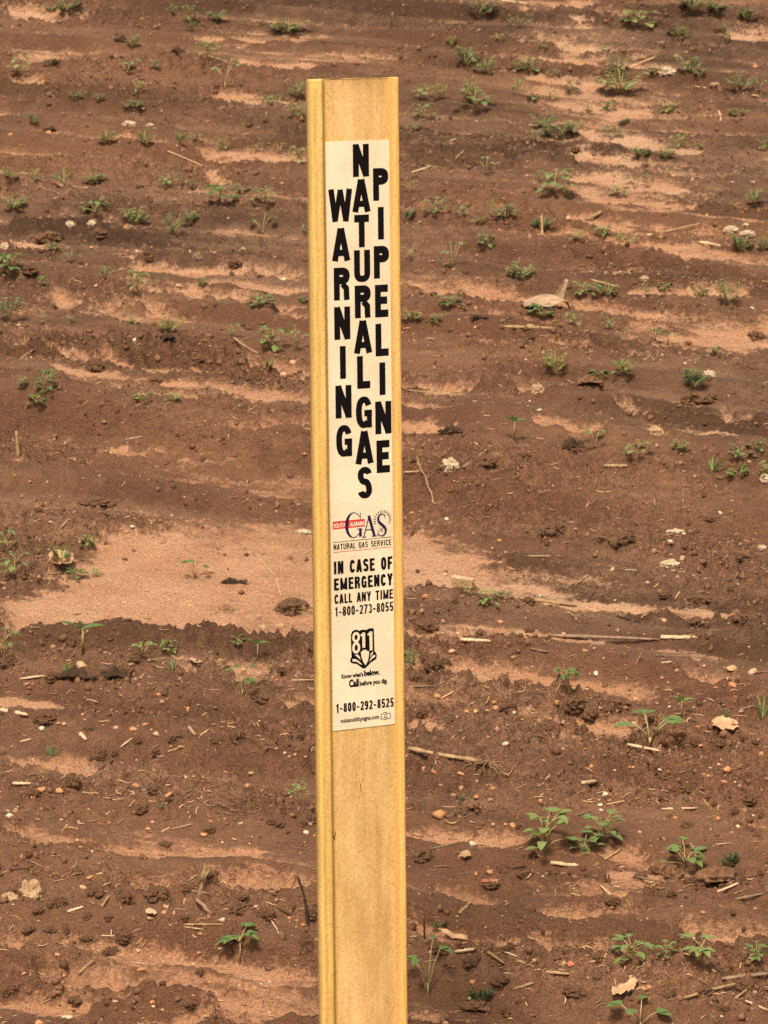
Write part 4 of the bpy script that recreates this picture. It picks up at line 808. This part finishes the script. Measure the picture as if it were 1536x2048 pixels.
# ------------------------------------------------------------------ clods and root clumps: x,y,width px,height px,fibres
CL = '''90,1440,60,36,0 475,1478,56,44,30 585,1222,80,54,34 145,1565,50,40,0 312,1792,60,46,30 612,1892,44,60,14 925,1634,56,44,26 850,1262,70,50,20 845,1712,60,36,20 195,1008,90,28,20 1105,1062,84,34,18 1232,1082,96,44,30 1512,675,60,30,0 1310,148,36,22,0 1358,82,34,24,0 100,478,70,34,16 200,470,46,30,14 15,1330,60,36,0 255,1345,46,26,0 1150,1412,66,40,10 1240,1412,60,36,0 1180,1432,50,34,0 520,1400,60,30,0 560,1345,70,30,0 500,660,30,16,0 1190,772,60,30,12 1400,800,90,34,12 190,1788,60,40,0 115,1810,50,40,8 250,1800,56,40,10 480,1822,70,44,20 530,1830,60,36,22 1010,1420,40,24,0 1080,1480,60,26,14 1310,1540,40,22,0 620,1640,46,26,14 560,1650,40,24,0 250,1880,50,30,18 400,1945,30,14,0 870,1330,50,50,14 960,1268,40,22,0 1060,1262,26,20,0 1370,1580,40,20,0 1500,1600,60,24,10 1420,1040,30,14,0 1480,1120,30,24,0 1050,915,30,20,0 1150,905,40,24,0 970,925,60,30,12 880,940,30,24,0 310,765,40,22,8 190,735,60,40,20 400,720,40,18,0 60,540,60,26,0 300,520,30,18,0 470,530,40,18,8 520,555,30,14,0 30,150,26,16,0 360,105,20,14,0 500,250,30,14,0 1150,300,30,16,0 1440,60,30,16,0 985,1770,60,22,0 1050,1750,40,22,0 1310,1745,40,30,0 1380,1765,40,26,0 1490,1975,60,34,24 1410,1985,50,28,20 1200,1960,40,24,10 1000,1960,60,30,16 880,1900,60,34,20 940,1925,50,30,14 1150,1985,60,30,16 1010,2025,40,24,0 40,1790,60,36,0 150,2000,50,20,0 20,1985,40,36,0 380,2010,40,16,0 220,1905,44,26,16 330,1690,40,14,10 420,1660,40,20,12 1400,1200,60,20,0 1330,1190,40,20,0 1490,1240,70,24,10 1395,1245,60,22,0'''.split()
clodm = []
for k in range(6):
    v, f_ = lump(5, .62, 1.9, 300+k, (1, .8, .8), 6); clodm.append(fast_mesh('clod', v, f_, M['soilclod']))
rootm = []
for k in range(4):
    v, f_ = fibres(44, .9, 1.2, 60+k, .014, .034); rootm.append(mesh('roots', v, f_, M['root']))
rr = random.Random(91)
for k in range(80):                                    # more small clods broken along the nearer ridges
    q = rr.choice([z for z in RIDGES if z[1] > 1180]); tt = rr.random(); xx = int(q[0]+(q[2]-q[0])*tt); yy = int(q[1]+(q[3]-q[1])*tt+rr.uniform(-1.1, 1.1)*q[4])
    if yy < 2040: CL.append(f'{xx},{yy},{rr.randint(18, 42)},{rr.randint(12, 26)},{rr.choice((0, 1))}')
for i, t in enumerate(CL):
    x, y, wd, ht, nf = map(int, t.split(',')); p = at(x, y); mp = mpp(p); s = wd*mp*.35
    o = link('soil_clod', clodm[i % 6], None, (p[0], p[1], p[2]+ht*mp*.02)); o.scale = (s, s*.9, ht*mp*.46); o.rotation_euler = (0, 0, i*1.7)
    if nf: r = link('roots', rootm[i % 4], o); r.scale = (.95, .95, .95)
    if (x, y) == (475, 1478): lab_ = 'round root ball on the left ridge below the sandy flat'
    elif (x, y) == (585, 1222): lab_ = 'root clump by the post at the edge of the sandy flat'
    else: lab_ = label_for(('small ' if wd < 40 else 'medium ' if wd < 58 else 'large ')+('brown clod with fibrous roots' if nf else 'bare brown soil clod'), x, y)
    tag(o, lab_, 'soil clod', 'clods turned up on the field')

# ------------------------------------------------------------------ cotton tufts and pale lumps
for i, (x, y, wd, ht, mm, lab_) in enumerate([(258, 250, 36, 14, 'cotton', 'white cotton tuft near the top, left of the post'), (300, 252, 20, 9, 'cotton', 'small grey-white cotton scrap trailing right of the white cotton tuft'), (140, 453, 26, 15, 'cotton', 'left one of two white cotton tufts on a clod at far left'), (182, 449, 24, 13, 'cotton', 'right one of two white cotton tufts on a clod at far left'),
    (900, 938, 44, 34, 'cotton', 'cream cotton tuft on the bank just right of the post'), (1462, 463, 36, 17, 'cotton', 'left half of the double white cotton tuft at the right edge'), (1495, 470, 38, 16, 'cotton', 'right half of the double white cotton tuft at the right edge'), (1310, 868, 44, 28, 'cream', 'knobbly tan lump on the soil at right of the bank crest'), (1418, 752, 34, 18, 'cotton', 'cream cotton scrap among the soil at middle right'),
    (1530, 962, 26, 22, 'cotton', 'white cotton tuft at the right edge by the bank crest'), (62, 1795, 62, 60, 'cream', 'rough cream clod at the left edge of the front ridge'), (20, 1798, 44, 26, 'cream', 'low cream crumbly lump left of the rough cream clod'), (1352, 1068, 50, 16, 'cotton', 'flat pinkish lint patch on the dark soil at right'), (1524, 1100, 24, 14, 'cotton', 'pale cotton scrap at the right edge on dark soil'),
    (1340, 1132, 46, 22, 'cotton', 'grey-white cotton wad with dark twigs at right'), (606, 1066, 40, 12, 'cotton', 'white lint patch at the back edge of the sandy flat'), (1335, 148, 44, 20, 'cotton', 'cream scrap heap near the upper right wheel track'), (10, 497, 24, 20, 'cotton', 'pinkish white wad at the left edge in the sand'), (1075, 783, 30, 30, 'cream', 'tan pointed lump in the soil right of the post'),
    (1060, 655, 20, 10, 'cream', 'small knob of sand on the sandy log'), (525, 1258, 26, 14, 'cream', 'crumbly pale lump below the root clump'), (560, 1254, 24, 12, 'cream', 'small grey lump below the root clump by the post'), (985, 1768, 54, 18, 'redclod', 'crumbling pink clod right of the post near the bottom'), (395, 518, 30, 20, 'grey', 'grey-green dried boll lying left of the post'), (905, 1205, 0, 0, '', ''),
    (1288, 560, 24, 14, 'cream', 'tan lump in the soil left of the yellow seedling at right'), (1430, 170, 24, 10, 'cream', 'thick tan knot at the left end of the long straw')]):
    if not wd: continue
    p = at(x, y); mp = mpp(p); fl = mm in ('cotton',)
    v, f_ = lump(5, .40 if fl else .30, 2.3 if fl else 1.8, 400+i, (1, .8, 1), 5, 0); v = v*np.array([wd*mp*.36, wd*mp*.32, ht*mp*.44])
    nm = 'cotton_tuft' if mm == 'cotton' else 'dry_boll' if mm == 'grey' else 'crumbly_lump'
    o = link(nm, fast_mesh(nm, v, f_, M['lump' if mm == 'cream' else mm]), None, (p[0], p[1], p[2]+ht*mp*.08)); tag(o, lab_, nm.replace('_', ' '), 'pale lumps and cotton lint on the soil')

# ------------------------------------------------------------------ curled husk, bark, leaves, wood chip
def sheet(fn, nu, nv, th):
    """thin solid sheet from fn(u,v)->(x,y,z)"""
    P_ = np.array([[fn(i/nu, j/nv) for i in range(nu+1)] for j in range(nv+1)])
    dU = np.gradient(P_, axis=1); dV = np.gradient(P_, axis=0); N_ = np.cross(dU, dV); N_ /= np.maximum(np.linalg.norm(N_, axis=-1, keepdims=True), 1e-9)
    V_ = np.concatenate([(P_+N_*th/2).reshape(-1, 3), (P_-N_*th/2).reshape(-1, 3)]); K_ = (nu+1)*(nv+1); F_ = []
    for j in range(nv):
        for i in range(nu):
            a = j*(nu+1)+i; q = (a, a+1, a+nu+2, a+nu+1); F_.append(q); F_.append(tuple(K_+x for x in q[::-1]))
    ring = [i for i in range(nu+1)]+[j*(nu+1)+nu for j in range(1, nv+1)]+[nv*(nu+1)+i for i in range(nu-1, -1, -1)]+[j*(nu+1) for j in range(nv-1, 0, -1)]
    for a, c in zip(ring, ring[1:]+ring[:1]): F_.append((a, K_+a, K_+c, c))
    return V_.tolist(), F_
hm, n, b = mat('dry_husk', .75, .25)
n.links.new(ramp(n, noise(n, 70, 4, .65, (.15, 1, 1)), [(.3, (.20, .125, .08)), (.5, (.34, .225, .145)), (.75, (.47, .34, .23))]), b.inputs['Base Color']); bump(n, b, noise(n, 150, 4, .6, (.12, 1, 1)), .6, .002)
p = at(1090, 608); mp = mpp(p)
def husk(u, v):
    wd = math.sin(math.pi*min(1, .12+.88*u))**.6; x = (u-.5)*100; a = (v-.5)*2.2*wd
    return (x*mp, (math.sin(a)*40-4)*mp, (math.cos(a)*34*wd*(.55+.5*u)+3*math.sin(u*9+v*6)-10)*mp)
hk = link('husk', mesh('husk', *sheet(husk, 22, 14, .0012), hm), None, Vector(p)); hk.rotation_euler = (0, 0, R_(12))
def curl(u, v):
    a = (v-.5)*2.2; r_ = 15*(1-.75*u); return ((20+u*20+math.sin(a)*r_)*mp, (-14+math.cos(a)*4-u*2)*mp, (6+u*46-abs(v-.5)*10*u)*mp)
link('torn_flap', mesh('torn_flap', *sheet(curl, 12, 8, .001), hm), hk); tag(hk, 'curled dry husk with an upturned torn flap lying right of the post', 'husk')
def bark(x, y, wd, ht, lab_, nm, seed, arch=2.6, rot=0, mm='dark'):
    p = at(x, y); mp = mpp(p)
    def fn(u, v):
        a = (v-.5)*arch; k = 1+.30*math.sin(u*9+seed)+.22*math.sin(v*11+seed*2)+.18*math.sin(u*31+v*9); e = math.sin(math.pi*(.08+.84*u))**.5
        return ((u-.5)*wd*mp*(1+.1*math.sin(v*8+seed)), math.sin(a)*ht*.7*mp*k*(1+.25*math.sin(u*23+seed)), (math.cos(a)*ht*k*e-.1*ht)*mp)
    o = link(nm, mesh(nm, *sheet(fn, 20, 14, .0016), M[mm]), None, Vector(p)); o.rotation_euler = (0, 0, rot); tag(o, lab_, nm.replace('_', ' ')); return o
def hollow(x, y, wd, ht, lab_, nm, seed):
    p = at(x, y); mp = mpp(p); v, f_ = lump(5, .42, 1.6, 500+seed, (1, .8, 1), 5)
    r = np.linalg.norm(v, axis=1, keepdims=True); u = v/r; q = np.array([.15*math.sin(seed), -1, -.12]); q /= np.linalg.norm(q)
    ang = np.hypot((u[:, 0]-q[0])*.85, (u[:, 2]-q[2])*1.5)+.12*fbm(u[:, 0]*3, u[:, 2]*3, 1, 3, .5, seed); dent = np.where(u[:, 1] < .1, sstep(.78, .38, ang), 0)
    v = v+dent[:, None]*np.array([0, 1.15, .12]); v = v*np.array([wd*.46, wd*.42, ht*.72])*mp
    o = link(nm, fast_mesh(nm, v, f_, M['soilclod']), None, Vector((p[0], p[1]+wd*.2*mp, p[2]+ht*.22*mp))); tag(o, lab_, 'clod')
    v, f_ = lump(3, .35, 2.0, 520+seed, (1, .35, .75), 4); link('bark_shade_lining', fast_mesh('bark_shade_lining', v*wd*.27*mp*np.array([1, 1, ht/wd*1.5]), f_, M['dark']), o, Vector((0, .06*wd*mp, -.05*ht*mp))); return o  # near-black bark lump put in the dent, its colour painting the cavity's shade
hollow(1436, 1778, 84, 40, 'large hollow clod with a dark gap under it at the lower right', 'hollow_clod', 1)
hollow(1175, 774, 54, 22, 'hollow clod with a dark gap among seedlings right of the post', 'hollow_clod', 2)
bark(150, 1358, 84, 17, 'charred dark leaf under the big cream stone at left', 'charred_leaf', 3, 2.4, R_(-10))
bark(232, 1357, 56, 17, 'charred dark leaf right of the one under the stone', 'charred_leaf', 4, 2.2, R_(8))
bark(468, 1168, 50, 9, 'thin black bark strip lying on the wide sandy flat', 'bark_piece', 5, 1.6, R_(4))
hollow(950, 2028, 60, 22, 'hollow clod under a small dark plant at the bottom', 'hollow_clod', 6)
bark(355, 106, 20, 10, 'small black bark flake on brown soil near the top left', 'bark_piece', 7, 2.6, R_(60))
bark(242, 85, 26, 10, 'small dark bark flake below seedlings at the top left', 'bark_piece', 8, 2.0, R_(10))
bark(1352, 72, 28, 16, 'small dark bark knob near the top right corner', 'bark_piece', 9, 2.8, R_(60))
bark(905, 868, 56, 12, 'jagged dark bark strip on sand right of the post', 'bark_piece', 10, 1.8, R_(-14))
bark(1145, 898, 40, 18, 'rusty dark bark flake on the bank crest at right', 'bark_piece', 11, 2.2, R_(30))
bark(958, 640, 34, 8, 'thin black bark flake right of the post among seedlings', 'bark_piece', 12, 1.6, R_(10))
bark(335, 682, 26, 12, 'dark bark flake below the round sand mound', 'bark_piece', 13, 2.0, R_(30))
bark(100, 264, 26, 9, 'dark bark flake under an orange stone near the left edge', 'bark_piece', 14, 1.8, R_(20))
v, f_ = lump(5, .35, 1.4, 540, (1, .8, .8), 6); p = at(1345, 1758); mp = mpp(p)
tag(link('soil_clod', fast_mesh('soil_clod', v*mp*21, f_, M['soilclod']), None, Vector(p)+Vector((0, 0, .004))), 'smooth rounded clod left of the large hollow clod at the lower right', 'soil clod', 'clods turned up on the field')
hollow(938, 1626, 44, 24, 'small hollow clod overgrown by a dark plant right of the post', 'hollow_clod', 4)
def dleaf(x, y, wd, ht, lab_, seed, mm='leafbrown', rot=0, tilt=.15):
    p = at(x, y); mp = mpp(p)
    def fn(u, v):
        k = math.sin(math.pi*(.10+.82*u))**.6*(1+.45*float(perlin(np.array(u*7.+seed), np.array(v*1.2+seed), 2))); return ((u-.5)*wd*mp*(1+.2*float(perlin(np.array(v*4.), np.array(seed*1.3), 4))), (v-.5)*ht*2.2*mp*k, (3+tilt*wd*abs(v-.5)*1.2+4*math.sin(u*4+seed)*.5)*mp)
    o = link('dead_leaf', mesh('dead_leaf', *sheet(fn, 16, 8, .0007), M[mm]), None, Vector(p)+Vector((0, 0, .003))); o.rotation_euler = (R_(16), 0, rot); tag(o, lab_, 'dead leaf', 'dead leaves on the soil')
dleaf(1450, 1456, 52, 22, 'flat brown dead leaf with ragged edges at the right', 1)
dleaf(391, 1332, 20, 16, 'small pale folded leaf standing in front of the sandy flat', 2, 'pale', R_(70), .3)
dleaf(1250, 1985, 40, 30, 'crumpled tan dead leaf near the bottom right', 3, 'leafbrown', R_(-30), .4)
dleaf(906, 1880, 16, 26, 'upright pale dead leaf right of the post near the bottom', 4, 'leafbrown', R_(80), .5)
dleaf(930, 1720, 24, 10, 'tiny tan dead leaf beside the post below the pebbles', 5, 'tan', 0, .3)
dleaf(125, 1110+25, 50, 26, 'withered brown leaf under a seedling at the left of the flat', 6, 'leafbrown', R_(20), .5)
dleaf(302, 1834, 22, 10, 'oval cream leaf on the left ridge near the stump', 7, 'pale', R_(25), .3)
p = at(925, 1172); mp = mpp(p); v, f_ = slab(-22*mp, 22*mp, -2*mp, 16*mp, -7*mp, 7*mp, 10, 4)
v = [(q[0]+.08*q[2]+.001*math.sin(q[2]*900), q[1]+.0012*math.sin(q[0]*300), q[2]*(1-.12*q[0]/(22*mp))+.0008*math.sin(q[0]*500)) for q in v]
wc = link('wood_chip', mesh('wood_chip', v, f_, M['tan'], False), None, Vector(p)); wc.rotation_euler = (0, 0, R_(-16)); tag(wc, 'upended wood chip with a pale cut face beside the post', 'wood chip')
v, f_ = slab(-22*mp, 22*mp, 14.5*mp, 18*mp, -7.6*mp, 7.6*mp, 10, 2); v = [(q[0]+.08*q[2], q[1]+.0012*math.sin(q[0]*300), q[2]*(1-.12*q[0]/(22*mp))) for q in v]
link('cut_face', mesh('cut_face', v, f_, M['pale'], False), wc)

# ------------------------------------------------------------------ countless small stuff: crumbs, grit, straw litter
def sample(n_, ymin=3.4, ymax=10.3):
    t = RNG.random(n_); y = ymin*(ymax/ymin)**t; x = (RNG.random(n_)*2-1)*(.20*y+.25); return x, y
def scatter(name, base, n_, size_fn, weight, m, lab_, cat, sink=.25):
    v0, f0 = base; x, y = sample(n_); k = RNG.random(n_) < weight(x, y); x, y = x[k], y[k]; n_ = len(x); s = size_fn(n_, y)
    a = RNG.random(n_)*6.283; V_ = np.repeat(v0[None], n_, 0)*(1+RNG.normal(0, .27, (n_, len(v0), 3))); sq = RNG.uniform(.6, 1.1, (n_, 1, 3)); V_ = V_*sq*s[:, None, None]
    c, s_ = np.cos(a)[:, None], np.sin(a)[:, None]; X_ = V_[..., 0]*c-V_[..., 1]*s_; Y_ = V_[..., 0]*s_+V_[..., 1]*c
    V_ = np.stack([X_+x[:, None], Y_+y[:, None], V_[..., 2]+hz(x, y)[:, None]+s[:, None]*sink], -1)
    F_ = (f0[None]+(np.arange(n_)*len(v0))[:, None, None]).reshape(-1, f0.shape[1])
    return tag(link(name, fast_mesh(name, V_.reshape(-1, 3), F_, m, False)), lab_, cat, kind='stuff')
wsoil = lambda x, y: np.clip((1-gsample(SANDM, x, y))*(gsample(clod, x, y)-.2)*.95, 0, 1)
M['crumbl'] = simple('dry_crumb', [(.3, (.20, .11, .065)), (.75, (.36, .22, .14))], 60, .88, .15)
M['crumbd'] = simple('damp_crumb', [(.3, (.055, .026, .015)), (.75, (.12, .058, .033))], 60, .88, .15)
csz = lambda n_, y: np.minimum(.0011*np.exp(RNG.normal(0, .66, n_)), .0040)*(.6+.12*y)
wrid = lambda x, y: np.clip((wsoil(x, y)*.8+gsample(RID, x, y)*22+.5*gsample(FACE, x, y))*(.5+1.3*fbm(x, y, 4, 3, .6, 311)), .03, 1)*(1-.8*gsample(SANDM, x, y))
scatter('soil_crumbs', ico(1), 130000, lambda n_, y: 1.35*csz(n_, y), wrid, M['crumb'], 'loose brown crumbs of soil spread over the ridges', 'soil crumbs', .3)
scatter('dry_crumbs', ico(1), 40000, csz, wrid, M['crumbl'], 'paler dried crumbs of soil spread over the ridges', 'soil crumbs', .3)
scatter('damp_crumbs', ico(1), 60000, lambda n_, y: 1.3*csz(n_, y), wrid, M['crumbd'], 'dark damp crumbs of soil spread over the ridges', 'soil crumbs', .3)
scatter('sand_crumbs', ico(1), 30000, lambda n_, y: .0011*np.exp(RNG.normal(0, .4, n_))*(.6+.10*y), lambda x, y: gsample(SANDM, x, y)*.8, simple('sand_grain', [(.3, (.33, .17, .10)), (.7, (.50, .29, .18))], 60), 'coarse sandy grains on the dry sandy streaks', 'sand grains', .3)
for nm, mk, cnt in (('orange_grit', 'orange', 11000), ('pale_grit', 'cream', 10000)):
    scatter(nm, ico(1), cnt, lambda n_, y: .0010*np.exp(RNG.normal(0, .5, n_))*(.75+.06*y), lambda x, y: np.clip(1.25-.14*(y-3.4), .12, 1)*np.clip(.35+gsample(RID, x, y)*30+.6*fbm(x, y, 5, 3, .5, 301), .04, 1), M[mk], f'{mk} grit and specks of stone scattered through the soil', 'grit', .25)
def litter(name, cnt, lmin, lmax, wd, m, lab_, seed):
    x, y = sample(cnt); k = RNG.random(cnt) < np.clip(wsoil(x, y)*.5+gsample(RID, x, y)*38+.05, 0, 1)*np.clip(1.5-.14*(y-3.4), .25, 1); x, y = x[k], y[k]; n_ = len(x)
    L_ = RNG.uniform(lmin, lmax, n_)*RNG.uniform(.4, 1, n_); a = RNG.normal(.1, .75, n_); w_ = wd*RNG.uniform(.5, 1.4, n_); V_ = np.zeros((n_, 15, 3)); bend = RNG.normal(0, .5, n_); tl = RNG.normal(0, .12, n_); z0 = hz(x, y)
    for i in range(5):
        t = i/4-.5; cx = x+np.cos(a)*L_*t-np.sin(a)*L_*bend*(.25-t*t); cy = y+np.sin(a)*L_*t+np.cos(a)*L_*bend*(.25-t*t); cz = z0*.5+hz(cx, cy)*.5+w_*.5+np.abs(tl)*L_*(t+.5)*.8+.0006; r = w_*(1 if 0 < i < 4 else .35)
        for j in range(3):
            q = 2.094*j+a; V_[:, i*3+j] = np.stack([cx-np.sin(a)*r*np.cos(q), cy+np.cos(a)*r*np.cos(q), cz+r*np.sin(q)*.8], -1)
    f0 = np.array([(i*3+j, i*3+(j+1) % 3, i*3+3+(j+1) % 3, i*3+3+j) for i in range(4) for j in range(3)]); F_ = (f0[None]+(np.arange(n_)*15)[:, None, None]).reshape(-1, 4)
    return tag(link(name, fast_mesh(name, V_.reshape(-1, 3), F_, m)), lab_, 'plant litter', kind='stuff')
litter('straw_litter', 24000, .007, .028, .00085, M['straw'], 'short broken bits of straw strewn over the soil', 1)
litter('dark_litter', 30000, .007, .028, .00085, M['root'], 'dark brown bits of root and stem strewn over the soil', 2)
litter('pale_litter', 2600, .005, .016, .0010, M['pale'], 'pale flakes of stalk strewn over the soil', 3)
